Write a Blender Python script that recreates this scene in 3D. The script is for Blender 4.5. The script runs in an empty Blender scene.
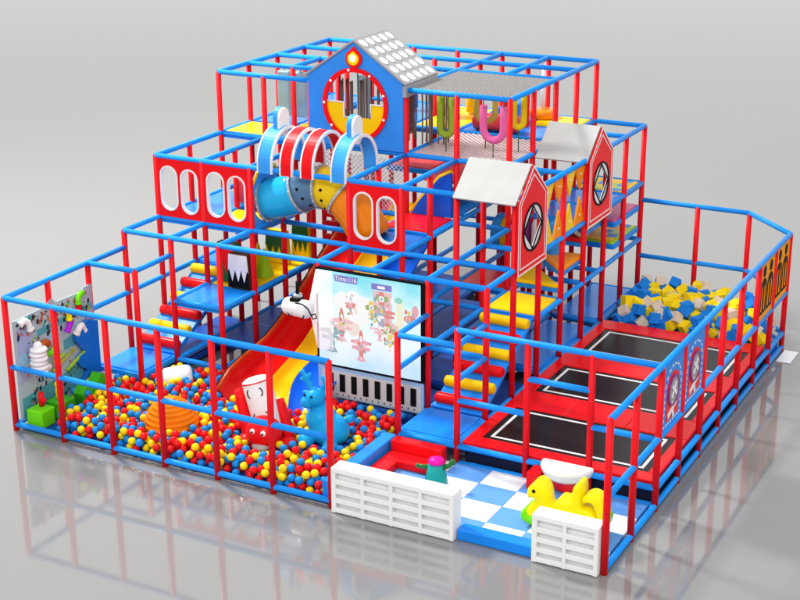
import bpy, bmesh, math, random
from mathutils import Vector, Matrix
from mathutils.geometry import tessellate_polygon
random.seed(7)
SC = bpy.context.scene
COL = SC.collection
R = math.radians
PI = math.pi
XS = [0, .976, 1.952, 2.915, 3.874, 4.846, 5.821, 6.816, 7.93, 8.909, 9.906]
A, B, C, D, E = 2.217, 2.51, 3.61, 4.74, 2.183      # heights of the rails
L0, L1 = .40, 1.40
# ------------------------------------------------------------ materials
def mat(name, col, rough=.35, coat=0.0, emis=None, es=1.0, alpha=None, trans=0, ior=1.5, bump=0, bscale=60, vary=0, metal=0, spec=.14):
    m = bpy.data.materials.new(name); m.use_nodes = True
    nt = m.node_tree; b = nt.nodes['Principled BSDF']
    b.inputs['Base Color'].default_value = (*col, 1)
    b.inputs['Roughness'].default_value = rough
    b.inputs['IOR'].default_value = ior
    b.inputs['Metallic'].default_value = metal
    b.inputs['Specular IOR Level'].default_value = spec
    b.inputs['Coat Weight'].default_value = coat
    b.inputs['Coat Roughness'].default_value = .12
    if trans: b.inputs['Transmission Weight'].default_value = trans
    if alpha is not None: b.inputs['Alpha'].default_value = alpha
    if emis:
        b.inputs['Emission Color'].default_value = (*emis, 1); b.inputs['Emission Strength'].default_value = es
    tc = nt.nodes.new('ShaderNodeTexCoord')
    if vary:
        n = nt.nodes.new('ShaderNodeTexNoise'); n.inputs['Scale'].default_value = 3.5; n.inputs['Detail'].default_value = 5
        nt.links.new(tc.outputs['Object'], n.inputs['Vector'])
        r = nt.nodes.new('ShaderNodeValToRGB')
        r.color_ramp.elements[0].color = (*[c*(1-vary) for c in col], 1)
        r.color_ramp.elements[1].color = (*[min(1, c*(1+vary)+vary*.01) for c in col], 1)
        r.color_ramp.elements[0].position = .35; r.color_ramp.elements[1].position = .65
        nt.links.new(n.outputs['Fac'], r.inputs['Fac']); nt.links.new(r.outputs['Color'], b.inputs['Base Color'])
    if bump:
        n = nt.nodes.new('ShaderNodeTexNoise'); n.inputs['Scale'].default_value = bscale; n.inputs['Detail'].default_value = 3
        nt.links.new(tc.outputs['Object'], n.inputs['Vector'])
        bp = nt.nodes.new('ShaderNodeBump'); bp.inputs['Strength'].default_value = bump; bp.inputs['Distance'].default_value = .01
        nt.links.new(n.outputs['Fac'], bp.inputs['Height']); nt.links.new(bp.outputs['Normal'], b.inputs['Normal'])
    return m

K = {}
K['post'] = mat('red_foam_sleeve', (.76, .006, .012), .42, 0, vary=.06, bump=.12, bscale=25)
K['rail'] = mat('blue_foam_sleeve', (.010, .275, .86), .42, 0, vary=.05, bump=.12, bscale=25)
K['vblue'] = mat('blue_vinyl', (.010, .235, .82), .2, .05, bump=.25, bscale=6, vary=.05)
K['navy'] = mat('shaded_blue_vinyl', (.008, .07, .36), .42, 0, bump=.2, bscale=8, vary=.08)  # blue vinyl with the shade inside the frame put into its colour
K['vred'] = mat('red_vinyl', (.80, .006, .010), .28, 0, bump=.2, bscale=6, vary=.05)
K['vyel'] = mat('yellow_vinyl', (.95, .62, .003), .33, 0, bump=.2, bscale=6, vary=.05)
K['voran'] = mat('orange_vinyl', (.95, .30, .003), .35, 0, bump=.2, bscale=6, vary=.05)
K['vgrn'] = mat('green_vinyl', (.05, .45, .015), .3, .2, bump=.15, bscale=6, vary=.05)
K['lime'] = mat('lime_vinyl', (.35, .62, .02), .3, .2, vary=.08)
K['dgrn'] = mat('dark_green_vinyl', (.02, .14, .03), .35, .1, vary=.1)
K['white'] = mat('white_plastic', (.84, .84, .83), .35, 0, bump=.05, bscale=10)
K['grey'] = mat('grey_plastic', (.33, .335, .34), .35, .1, vary=.04)
K['lgrey'] = mat('pale_grey_board', (.44, .44, .43), .6, 0, vary=.03)
K['black'] = mat('black_plastic', (.006, .006, .007), .5, 0, spec=.06)
K['char'] = mat('charcoal_mesh_fabric', (.012, .012, .013), .2, 0, bump=.05, bscale=160, spec=.12)
K['brown'] = mat('brown_vinyl', (.09, .03, .012), .4, .1, vary=.1)
K['rope'] = mat('brown_rope', (.21, .15, .11), .7, 0, bump=.4, bscale=60)
K['pred'] = mat('red_panel', (.86, .006, .010), .35, 0, vary=.03)
K['pblue'] = mat('blue_panel', (.035, .27, .82), .45, 0, vary=.03)
K['psky'] = mat('sky_blue_panel', (.045, .34, .86), .4, 0, vary=.03)
K['pink'] = mat('pink_vinyl', (.75, .10, .32), .35, .15)
K['mag'] = mat('magenta_vinyl', (.80, .004, .32), .4, .1)
K['teal'] = mat('teal_vinyl', (.01, .33, .29), .4, .1)
K['cyan'] = mat('cyan_rubber', (.006, .34, .70), .36, .05, bump=.05, bscale=20)
K['rose'] = mat('rose_vinyl', (.78, .07, .07), .3, .2)
K['purple'] = mat('purple_vinyl', (.22, .03, .20), .35, .2)
K['yplas'] = mat('yellow_plastic', (.96, .80, .004), .3, .05)
K['gplas'] = mat('green_plastic', (.16, .70, .006), .3, .05)
K['tcyan'] = mat('cyan_tube_plastic', (.015, .42, .74), .16, .2, vary=.04)
K['tgrey'] = mat('smoky_blue_tube_plastic', (.10, .22, .36), .12, .5, alpha=.86)
K['tyel'] = mat('yellow_tube_plastic', (.88, .60, .006), .16, .2)
K['toran'] = mat('orange_tube_plastic', (.90, .25, .004), .16, .2)
K['flange'] = mat('grey_flange', (.42, .45, .48), .3, .2, metal=.3)
K['net'] = mat('net_cord', (.30, .29, .28), .6)
K['porange'] = mat('orange_panel', (.96, .34, .002), .5, 0, spec=.08)
K['netred'] = mat('pink_net_cord', (.72, .62, .61), .6)
K['dnet'] = mat('white_net_cord', (.78, .78, .76), .6)
K['tealp'] = mat('teal_foam_bag', (.30, .50, .52), .4, 0, alpha=.75)
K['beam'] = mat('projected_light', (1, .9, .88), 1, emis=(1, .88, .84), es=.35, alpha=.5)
K['glow'] = mat('lamp_glass', (1, .95, .7), .3, emis=(1, .9, .6), es=2.2)
K['clear'] = mat('clear_acrylic', (.42, .54, .60), .12, .1, alpha=.72)
K['floorblue'] = mat('soft_blue_tile', (.12, .33, .78), .45, 0, vary=.04, bump=.1)
K['floorwhite'] = mat('soft_white_tile', (.82, .83, .86), .45, 0, vary=.02, bump=.1)
K['fbeige'] = mat('beige_foam', (.72, .62, .48), .85, vary=.08, bump=.4, bscale=80, spec=.2)
K['fyel'] = mat('yellow_foam', (.93, .70, .006), .8, vary=.06, bump=.4, bscale=80, spec=.2)
K['fblue'] = mat('blue_foam', (.008, .22, .74), .8, vary=.08, bump=.4, bscale=80, spec=.2)
for n, c in (('red', (.78, .008, .010)), ('yellow', (.92, .66, .006)), ('blue', (.008, .24, .68))):
    K['ball_'+n] = mat(n+'_ball_plastic', c, .25, .06)

# ------------------------------------------------------------ geometry collector
ORG = {}
def frame_y(c):   # board lying in the plane y=c, facing the viewer (-y): u->x, v->z, w outwards
    return lambda u, v, w: Vector((u, c-w, v))
def frame_x(c):   # board in plane x=c facing +x
    return lambda u, v, w: Vector((c+w, u, v))
def frame_z(c):
    return lambda u, v, w: Vector((u, v, c+w))
def circ(cx, cy, r, n=32, a0=0, a1=2*PI, ry=None):
    ry = r if ry is None else ry
    full = abs(a1-a0-2*PI) < 1e-6
    m = n if full else n+1
    return [(cx+r*math.cos(a0+(a1-a0)*i/n), cy+ry*math.sin(a0+(a1-a0)*i/n)) for i in range(m)]
def stadium(cx, cy, w, h, n=10):
    r = w/2; s = h/2-r
    return circ(cx, cy+s, r, n, 0, PI) + circ(cx, cy-s, r, n, PI, 2*PI)
class M:
    def __init__(s): s.v = []; s.f = []; s.m = []; s.sm = []
    def add(s, vs, fs, mi=0, sm=False):
        o = len(s.v); s.v += [Vector(v) for v in vs]
        for f in fs: s.f.append([i+o for i in f]); s.m.append(mi); s.sm.append(sm)
    def frombm(s, bm, mi=0, sm=False, mtx=None):
        bm.verts.ensure_lookup_table()
        vs = [(mtx @ v.co) if mtx else v.co.copy() for v in bm.verts]
        s.add(vs, [[v.index for v in f.verts] for f in bm.faces], mi, sm)
        bm.free(); return s
    def tube(s, p0, p1, r, n=14, mi=0, r2=None, cap=True):
        return s.path([p0, p1], [r, r if r2 is None else r2], n, mi, cap)
    def path(s, pts, rad, n=12, mi=0, cap=True, closed=False, a0=0, a1=2*PI):
        pts = [Vector(p) for p in pts]
        if not hasattr(rad, '__len__'): rad = [rad]*len(pts)
        L = len(pts); N = []
        t0 = (pts[1]-pts[0]).normalized()
        up = Vector((0, 0, 1)) if abs(t0.z) < .9 else Vector((1, 0, 0))
        nn = (up - t0*up.dot(t0)).normalized()
        o = len(s.v)
        for i in range(L):
            if closed: t = (pts[(i+1) % L]-pts[i-1]).normalized()
            elif i == 0: t = t0
            elif i == L-1: t = (pts[-1]-pts[-2]).normalized()
            else: t = ((pts[i+1]-pts[i]).normalized()+(pts[i]-pts[i-1]).normalized()).normalized()
            nn = (nn - t*nn.dot(t)).normalized(); bb = t.cross(nn)
            for k in range(n):
                a = 2*PI*k/n
                s.v.append(pts[i]+(nn*math.cos(a)+bb*math.sin(a))*rad[i])
        for i in range(L if closed else L-1):
            j = (i+1) % L
            for k in range(n):
                k2 = (k+1) % n
                s.f.append([o+i*n+k, o+i*n+k2, o+j*n+k2, o+j*n+k]); s.m.append(mi); s.sm.append(True)
        if cap and not closed:
            for i in (0, L-1):
                s.f.append([o+i*n+k for k in range(n)]); s.m.append(mi); s.sm.append(False)
        return s
    def lathe(s, prof, cen, axis=(0, 0, 1), n=28, mi=0, sm=True, cap=True):
        ax = Vector(axis).normalized(); cen = Vector(cen)
        u = ax.orthogonal().normalized(); w = ax.cross(u); o = len(s.v)
        for r, z in prof:
            for k in range(n):
                a = 2*PI*k/n
                s.v.append(cen+ax*z+(u*math.cos(a)+w*math.sin(a))*max(r, 1e-4))
        for i in range(len(prof)-1):
            for k in range(n):
                k2 = (k+1) % n
                s.f.append([o+i*n+k, o+i*n+k2, o+(i+1)*n+k2, o+(i+1)*n+k]); s.m.append(mi); s.sm.append(sm)
        if cap:
            for i in (0, len(prof)-1):
                s.f.append([o+i*n+k for k in range(n)]); s.m.append(mi); s.sm.append(False)
        return s
    def box(s, x0, x1, y0, y1, z0, z1, bev=.015, seg=2, mi=0, mtx=None):
        bm = bmesh.new()
        bmesh.ops.create_cube(bm, size=1)
        for v in bm.verts:
            v.co = Vector(((x0+x1)/2+v.co.x*(x1-x0), (y0+y1)/2+v.co.y*(y1-y0), (z0+z1)/2+v.co.z*(z1-z0)))
        if bev: bmesh.ops.bevel(bm, geom=bm.edges[:], offset=min(bev, .49*min(x1-x0, y1-y0, z1-z0)), segments=seg, affect='EDGES', profile=.6)
        return s.frombm(bm, mi, False, mtx)
    def ball(s, c, r, mi=0, sub=2, sc=(1, 1, 1)):
        bm = bmesh.new(); bmesh.ops.create_icosphere(bm, subdivisions=sub, radius=1)
        c = Vector(c)
        for v in bm.verts: v.co = c+Vector((v.co.x*r*sc[0], v.co.y*r*sc[1], v.co.z*r*sc[2]))
        return s.frombm(bm, mi, True)
    def board(s, fn, outer, holes=(), w0=0, w1=.03, mi=0, side_mi=None):
        loops = [list(outer)]+[list(h) for h in holes]
        flat = [p for l in loops for p in l]
        tris = tessellate_polygon([[Vector((p[0], p[1], 0)) for p in l] for l in loops])
        n = len(flat)
        vs = [fn(p[0], p[1], w1) for p in flat]+[fn(p[0], p[1], w0) for p in flat]
        fs = [list(t) for t in tris]+[[i+n for i in t] for t in tris]
        s.add(vs, fs, mi)
        sf = []; o = 0
        for l in loops:
            for i in range(len(l)):
                j = (i+1) % len(l); sf.append([o+i, o+j, o+j+n, o+i+n])
            o += len(l)
        s.add(vs, sf, mi if side_mi is None else side_mi)
        return s
    def build(s, name, mats, parent=None, label=None, cat=None, group=None, kind=None, org=None, bevel=0):
        if not isinstance(mats, (list, tuple)): mats = [mats]
        mats = [K[m] if isinstance(m, str) else m for m in mats]
        if parent is not None: og = ORG[parent.name]
        elif org is not None: og = Vector(org)
        else:
            xs = [v.x for v in s.v]; ys = [v.y for v in s.v]; zs = [v.z for v in s.v]
            og = Vector(((min(xs)+max(xs))/2, (min(ys)+max(ys))/2, min(zs)))
        me = bpy.data.meshes.new(name)
        me.from_pydata([v-og for v in s.v], [], s.f)
        for m in mats: me.materials.append(m)
        me.polygons.foreach_set('material_index', s.m); me.polygons.foreach_set('use_smooth', s.sm)
        bm = bmesh.new(); bm.from_mesh(me)
        bmesh.ops.remove_doubles(bm, verts=bm.verts, dist=1e-5)
        bmesh.ops.recalc_face_normals(bm, faces=bm.faces); bm.to_mesh(me); bm.free(); me.update()
        o = bpy.data.objects.new(name, me); COL.objects.link(o)
        if parent is not None: o.parent = parent
        else: o.location = og
        ORG[o.name] = og
        if bevel:
            b = o.modifiers.new('bevel', 'BEVEL'); b.width = bevel; b.segments = 3; b.limit_method = 'ANGLE'
        if label: tag(o, label, cat, group, kind)
        elif kind: o['kind'] = kind
        return o
def tag(o, label=None, cat=None, group=None, kind=None):
    if label: o['label'] = label
    if cat: o['category'] = cat
    if group: o['group'] = group
    if kind: o['kind'] = kind
    return o
def thing(name, label, cat, loc, group=None):
    o = bpy.data.objects.new(name, None); COL.objects.link(o); o.location = loc; o.empty_display_size = .1
    ORG[o.name] = Vector(loc)
    return tag(o, label, cat, group)
def text(txt, fn, cx, cz, size, name, m, parent, w=.004):
    cu = bpy.data.curves.new('t', 'FONT'); cu.body = txt; cu.size = size; cu.align_x = 'CENTER'; cu.align_y = 'CENTER'
    o = bpy.data.objects.new('t', cu); COL.objects.link(o)
    dg = bpy.context.evaluated_depsgraph_get(); me = bpy.data.meshes.new_from_object(o.evaluated_get(dg))
    g = M(); g.add([fn(cx+v.co.x, cz+v.co.y, w) for v in me.vertices], [list(p.vertices) for p in me.polygons])
    bpy.data.objects.remove(o); bpy.data.meshes.remove(me)
    return g.build(name, m, parent)
def copy_tree(o, loc, label=None):
    c = o.copy(); COL.objects.link(c); c.location = loc
    if label: c['label'] = label
    for ch in o.children:
        d = ch.copy(); COL.objects.link(d); d.parent = c
        for g in ch.children:
            e = g.copy(); COL.objects.link(e); e.parent = d
    return c
PR, RR = .049, .045
# ------------------------------------------------------------ floor
FLOOR, FLOOR_IOR = .225, 1.72
def make_floor():
    m = bpy.data.materials.new('polished_grey_floor'); m.use_nodes = True
    nt = m.node_tree; b = nt.nodes['Principled BSDF']
    b.inputs['Roughness'].default_value = .06; b.inputs['IOR'].default_value = FLOOR_IOR
    tc = nt.nodes.new('ShaderNodeTexCoord')
    n = nt.nodes.new('ShaderNodeTexNoise'); n.inputs['Scale'].default_value = .6; n.inputs['Detail'].default_value = 6
    r = nt.nodes.new('ShaderNodeValToRGB')
    r.color_ramp.elements[0].color = (*[FLOOR*.97]*3, 1); r.color_ramp.elements[1].color = (FLOOR*1.02, FLOOR*1.015, FLOOR*1.0, 1)
    nt.links.new(tc.outputs['Object'], n.inputs['Vector']); nt.links.new(n.outputs['Fac'], r.inputs['Fac'])
    nt.links.new(r.outputs['Color'], b.inputs['Base Color'])
    n2 = nt.nodes.new('ShaderNodeTexNoise'); n2.inputs['Scale'].default_value = 2.5; n2.inputs['Detail'].default_value = 8
    mr = nt.nodes.new('ShaderNodeMapRange'); mr.inputs['To Min'].default_value = .03; mr.inputs['To Max'].default_value = .085
    nt.links.new(tc.outputs['Object'], n2.inputs['Vector']); nt.links.new(n2.outputs['Fac'], mr.inputs['Value']); nt.links.new(mr.outputs['Result'], b.inputs['Roughness'])
    g = M(); S = 160; g.add([(-S, -S, 0), (S, -S, 0), (S, S, 0), (-S, S, 0)], [[0, 1, 2, 3]])
    g.build('floor', m, kind='structure', org=(0, 0, 0))

make_floor()
# ------------------------------------------------------------ steel frames
def post(par, x, y, z1, z0=0.0, m='post'):
    g = M(); g.tube((x, y, z0), (x, y, z1), PR, 16); g.lathe([(PR*.98, 0), (PR*.8, .02), (PR*.3, .032), (0, .034)], (x, y, z1-.004), n=16, cap=False)
    return g.build('post', m, par)
def rail(par, p0, p1, r=RR):
    g = M(); g.tube(p0, p1, r, 14); return g.build('rail', 'rail', par)
fr = thing('climbing_frame', 'tall stepped red and blue pipe frame carrying the platforms and the house', 'climbing frame', (3.4, 6.5, 0))
for i in (0, 1, 2, 4, 6, 7): post(fr, XS[i], 3, B)
for j in (4, 5):
    for i in (0, 1, 2, 4, 5, 6, 7): post(fr, XS[i], j, C)
for j in range(6, 11):
    for i in range(0, 8):
        if j == 6 and i == 3: continue
        if (j in (7, 8) and i == 3) or (j == 7 and i in (4, 5)): continue
        post(fr, XS[i], j, C if i == 7 else D)
X7, X6 = XS[7], XS[6]
rs = []
# level D (top cage)
for y in (7, 8, 9, 10):
    x0 = 0 if y >= 9 else 0
    rs.append(((x0, y, D), (X6, y, D)) if y != 7 else ((0, y, D), (XS[2], y, D)))
rs += [((0, 6, D), (XS[2], 6, D)), ((XS[4], 6, D), (X6, 6, D)), ((0, 6, D), (0, 10, D)), ((X6, 6, D), (X6, 10, D)),
       ((XS[4], 6, D), (XS[4], 10, D)), ((XS[5], 8, D), (XS[5], 10, D)), ((XS[1], 7, D), (XS[1], 8, D))]
# level C
rs += [((0, 4, C), (X6-.0, 4, C)), ((0, 6, C), (X7, 6, C)), ((0, 4, C), (0, 10, C)), ((XS[1], 4, C), (XS[1], 6, C)), ((XS[2], 4, C), (XS[2], 6, C)),
       ((XS[4], 4, C), (XS[4], 6, C)), ((XS[5], 4, C), (XS[5], 6, C)), ((X6, 4, C), (X6, 10, C)), ((X7, 5, C), (X7, 10, C)), ((X6, 9, C), (X7, 9, C)),
       ((0, 10, C), (X7, 10, C)), ((X6, 4, C), (X7, 4, C)), ((XS[4], 6, C), (XS[4], 10, C)), ((0, 8, C), (X6, 8, C))]
# level B
rs += [((0, 3, B), (X7, 3, B)), ((0, 4, B), (X7, 4, B)), ((0, 3, B), (0, 10, B)), ((XS[1], 3, B), (XS[1], 6, B)), ((XS[2], 3, B), (XS[2], 6, B)),
       ((XS[4], 3, B), (XS[4], 8, B)), ((XS[5], 3, B), (XS[5], 10, B)), ((X6, 3, B), (X6, 10, B)), ((X7, 3, B), (X7, 10, B)), ((X6, 5, B), (X7, 5, B)),
       ((XS[2], 6, B), (X6, 6, B)), ((0, 10, B), (X7, 10, B)), ((XS[5], 8, B), (X7, 8, B)), ((X6, 9, B), (X7, 9, B)), ((XS[2], 5, B-.1), (XS[4], 5, B-.1))]
# level L1
rs += [((0, 2, L1), (0, 10, L1)), ((XS[1], 3, L1), (XS[2], 3, L1)), ((XS[2], 3, L1), (XS[2], 8, L1)), ((XS[1], 3, L1), (XS[1], 6, L1)), ((X6, 3, L1), (X7, 3, L1)), ((X6, 3, L1), (X6, 8, L1)),
       ((X7, 5, L1), (X7, 10, L1)), ((XS[5], 6, L1), (X7, 6, L1)), ((X6, 7, L1), (X7, 7, L1)), ((X6, 10, L1), (X7, 10, L1)), ((X6, 8, 1.33), (X7, 8, 1.33)), ((XS[4], 3, L1), (XS[4], 8, L1)),
       ((XS[5], 4, L1), (XS[5], 8, L1)), ((0, 6, L1), (XS[2], 6, L1)), ((0, 10, L1), (X6, 10, L1)), ((XS[4], 5, L1), (X6, 5, L1))]
# level L0
rs += [((0, 3, L0-.06), (XS[2], 3, L0-.06)), ((X6, 2, L0-.06), (X6, 8, L0-.06)), ((X7, 2, L0-.06), (X7, 10, L0-.06)), ((XS[1], 3, L0-.06), (XS[1], 8, L0-.06)), ((XS[2], 3, L0-.06), (XS[2], 8, L0-.06)),
       ((XS[1], 5, L0-.06), (XS[4], 5, L0-.06)), ((XS[2], 6.5, L0-.06), (X7, 6.5, L0-.06)), ((0, 10, L0-.06), (X7, 10, L0-.06)), ((X6, 8, L0-.06), (X7, 8, L0-.06)),
       ((XS[4], 4, L0-.06), (XS[4], 10, L0-.06)), ((X6, 2, L0-.06), (X7, 2, L0-.06)), ((XS[2], 3, .09), (X6, 3, .09)), ((XS[5], 4, L0-.06), (XS[5], 8, L0-.06))]
for a, b in rs: rail(fr, a, b)

bf = thing('ball_pit_fence', 'low red and blue pipe fence along the front of the ball pit', 'fence', (2.9, 0, 0))
for i in range(7): post(bf, XS[i], 0, A)
post(bf, 0, 1, A); post(bf, 0, 2, A); post(bf, XS[1], 2, A)
for z in (A, 1.08, .10): rail(bf, (0, 0, z), (XS[6], 0, z))
rail(bf, (0, 0, A), (0, 3, A)); rail(bf, (0, 2, A), (XS[1], 2, A)); rail(bf, (XS[1], 2, A), (XS[1], 3, A)); rail(bf, (0, 0, .1), (0, 2, .1))

tf = thing('trampoline_fence', 'red and blue pipe fence around the trampolines and the foam pit', 'fence', (8.4, 5, 0))
XT = XS[10]
for j in range(10): post(tf, XT, j, E)
for i in (7, 8, 9): post(tf, XS[i], 2, E)
post(tf, XS[6], 2, 1.96)
post(tf, XS[8], 10, E); post(tf, XS[9], 10, E)
rail(tf, (XT, 0, E), (XT, 9, E)); rail(tf, (XT, 9, E), (XS[9], 10, E)); rail(tf, (XS[9], 10, E), (X7, 10, E)); rail(tf, (X7, 2, E), (XT, 2, E))
rail(tf, (X7, 10, 1.08), (XS[9], 10, 1.08)); rail(tf, (XS[9], 10, 1.08), (XT, 9, 1.08)); rail(tf, (XT, 0, 1.1), (XT, 9, 1.1))
rail(tf, (XT, 2, .34), (XT, 9, .34)); rail(tf, (XT, 0, .07), (XT, 9, .07)); rail(tf, (X7, 2, .34), (XT, 2, .34)); rail(tf, (X7, 2, .07), (XT, 2, .07))
rail(tf, (XT, 9, .34), (XS[9], 10, .34)); rail(tf, (XS[9], 10, .34), (X7, 10, .34))
rail(tf, (X7, 2, 1.08), (XS[8], 2, 1.08)); rail(tf, (XS[8], 2, 1.63), (XS[9], 2, 1.63)); rail(tf, (XS[9], 2, 1.08), (XT, 2, 1.08))
rail(tf, (X6, 2, 1.94), (X7, 2, 1.94)); rail(tf, (X6, 2, 1.94), (X6, 3, 1.94)); rail(tf, (X7, 2, 1.94), (X7, 3, 1.94)); rail(tf, (X6, 2, L1), (X6, 3, L1)); rail(tf, (X7, 2, L1), (X7, 3, L1))
# ------------------------------------------------------------ platforms
def deck(x0, x1, y0, y1, z, m, label, group=None, th=.07, edge='rail', name='platform'):
    t = thing(name, label, 'platform', ((x0+x1)/2, (y0+y1)/2, z-th))
    g = M(); g.box(x0+.05, x1-.05, y0+.05, y1-.05, z-th+.02, z+.022, .03, 3); g.build('pad', m, t)
    g = M(); e = .035
    for a in ((x0+.02, x1-.02, y0+.01, y0+.06), (x0+.02, x1-.02, y1-.06, y1-.01), (x0+.01, x0+.058, y0+.06, y1-.06), (x1-.058, x1-.01, y0+.06, y1-.06)):
        g.box(*a, z-th-.03, z-.005, .015)
    g.build('edge_frame', edge, t)
    return t
deck(0, XS[1], 2, 3, L0, 'vblue', 'low glossy blue platform at the foot of the left stair')
deck(XS[1], XS[2], 3, 4, L1, 'vblue', 'glossy blue platform in front of the mountain shaped blocks')
deck(XS[1], XS[2], 4, 6, L1, 'vyel', 'yellow topped platform under the mountain shaped blocks')
deck(0, XS[1], 5, 6, L1, 'vblue', 'blue platform at the top of the left roller stair')
deck(X6, X7, 2, 3, L0, 'vblue', 'low glossy blue platform at the foot of the right stair beside the trampolines')
deck(X6, X7, 5, 6, L1+.02, 'vyel', 'square yellow platform at the top of the right roller stair')
deck(XS[5], X6, 6, 7, L1, 'vred', 'square red platform behind the right roller stair')
deck(XS[4], XS[5], 4, 5, B, 'vblue', 'blue platform behind the red panel with two windows')
deck(XS[4], XS[5], 5, 6, B+.06, 'vred', 'raised red platform behind the red panel with two windows')
deck(XS[4]+.1, XS[5], 6.0, 8, B+.16, 'vblue', 'blue platform beyond the raised red platform on the third level')
deck(0, XS[1], 4, 6, B, 'vblue', 'blue platform behind the leftmost oval windows')
deck(XS[1], XS[2], 4, 5, B, 'vyel', 'yellow platform behind the oval windows beside the tube slide')
deck(0, XS[1], 6, 7, C+.01, 'vyel', 'yellow platform at the front left corner of the top level')
deck(XS[1], XS[2], 6, 7, C, 'vblue', 'blue platform beside the yellow one at the front of the top level')
deck(0, XS[1], 7, 10, C, 'vblue', 'long blue platform at the back left of the top level')
deck(XS[1], XS[2], 7, 8, C+.01, 'vyel', 'small yellow platform beside the dormer house on the top level')
deck(XS[2], XS[3], 8, 10, C, 'vblue', 'blue platform seen through the round window of the house')
deck(XS[3], XS[4], 8, 10, C+.01, 'vyel', 'yellow platform behind the hanging ropes on the top level')
deck(XS[4], XS[5], 8, 10, C, 'vblue', 'blue platform behind the net floor on the top level')
deck(XS[5], X6, 8, 9, C, 'vblue', 'blue platform at the right side of the top level')
deck(XS[5], X6, 9, 10, C+.02, 'vyel', 'yellow platform at the back right corner of the top level')
deck(X6, X7, 7, 9, B, 'vblue', 'blue platform behind the rear red house front')
D1 = deck(X6, X7, 9, 10, B+.01, 'vyel', 'yellow patterned platform at the rear right corner of the third level')
deck(X6, X7, 8.6, 10, 2.08, 'pink', 'pink platform between two others at the rear right corner')
D2 = deck(X6, X7, 8.6, 10, 1.66, 'lime', 'lowest yellow green platform at the rear right corner')
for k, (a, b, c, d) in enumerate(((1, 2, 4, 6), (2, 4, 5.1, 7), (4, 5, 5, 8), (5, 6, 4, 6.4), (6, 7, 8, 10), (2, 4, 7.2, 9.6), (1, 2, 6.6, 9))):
    lab = ['shade-darkened blue mat under the mountain blocks', 'shade-darkened blue mat underneath the tube slide', 'shade-darkened blue mat behind the projection screen', 'shade-darkened blue mat left of the right roller stair',
           'navy mat next to the foam cube pit', 'shade-darkened blue mat at the far back under the house', 'shade-darkened blue mat at the far back left'][k]
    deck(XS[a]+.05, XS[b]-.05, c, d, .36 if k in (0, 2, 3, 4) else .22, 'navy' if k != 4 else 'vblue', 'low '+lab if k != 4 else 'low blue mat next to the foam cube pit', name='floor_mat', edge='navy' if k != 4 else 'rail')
deck(X6+.05, X7-.05, 5.3, 7.7, .36, 'vblue', 'low blue mat between the right roller stair and the foam pit', name='floor_mat')
deck(XS[4]+.05, X6-.05, 3.15, 3.9, .30, 'navy', 'low shade-darkened blue mat directly behind the piano key panel', name='floor_mat', edge='navy')
deck(X6+.05, X7-.05, 3.6, 5.1, .16, 'navy', 'shade-darkened blue mat underneath the right roller stair', name='floor_mat', edge='navy')
deck(.05, XS[1]-.05, 3.4, 5.6, .16, 'navy', 'shade-darkened blue mat underneath the left roller stair', name='floor_mat', edge='navy')
def pattern(t, x0, x1, y0, y1, z, cols_):
    nx, ny = 4, 5; g_ = M(); h_ = .008
    X_ = [x0+(x1-x0)*i/nx for i in range(nx+1)]; Y_ = [y0+(y1-y0)*j/ny for j in range(ny+1)]
    for i in range(nx):
        for j in range(ny): g_.add([(X_[i], Y_[j], z+h_), (X_[i+1], Y_[j], z+h_), (X_[i+1], Y_[j+1], z+h_), (X_[i], Y_[j+1], z+h_)], [[0, 1, 2, 3]], (i*3+j*2+(i*j) % 3) % len(cols_))
    for i in range(nx):
        for y_ in (y0, y1): g_.add([(X_[i], y_, z), (X_[i+1], y_, z), (X_[i+1], y_, z+h_), (X_[i], y_, z+h_)], [[0, 1, 2, 3]])
    for j in range(ny):
        for x_ in (x0, x1): g_.add([(x_, Y_[j], z), (x_, Y_[j+1], z), (x_, Y_[j+1], z+h_), (x_, Y_[j], z+h_)], [[0, 1, 2, 3]])
    g_.build('tile_pattern', list(cols_), t)
pattern(D1, X6+.12, X7-.12, 9.1, 9.9, B+.034, ('vyel', 'psky', 'vyel', 'lime'))
pattern(D2, X6+.12, X7-.12, 8.72, 9.88, 1.684, ('vyel', 'lime', 'psky'))
# triangular climbing platforms
def tri_deck(pts, z, m, label):
    t = thing('triangular_platform', label, 'platform', (pts[0][0], pts[0][1], z-.1), 'triangular steps climbing between the two red houses')
    g = M(); g.board(frame_z(z), pts, (), -.04, .03); g.build('pad', m, t, bevel=.015)
    g = M(); g.board(frame_z(z), pts, (), -.12, -.043); g.build('edge_frame', 'rail', t, bevel=.01)
tri_deck([(X6+.05, 6.05), (X7-.05, 6.05), (X6+.05, 7.0)], 1.62, 'vyel', 'yellow triangular step just above the square yellow platform')
tri_deck([(X7-.04, 6.1), (X7-.04, 7.1), (X6+.1, 7.0)], 1.88, 'voran', 'orange triangular step below the triangle bunting')
tri_deck([(X6+.1, 7.1), (X7-.05, 7.1), (X6+.1, 8.0)], 2.14, 'vred', 'red triangular step above the orange one')
tri_deck([(X7-.04, 7.15), (X7-.04, 8.1), (X6+.15, 8.1)], 2.32, 'vyel', 'yellow triangular step under the rear red house front')
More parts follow.
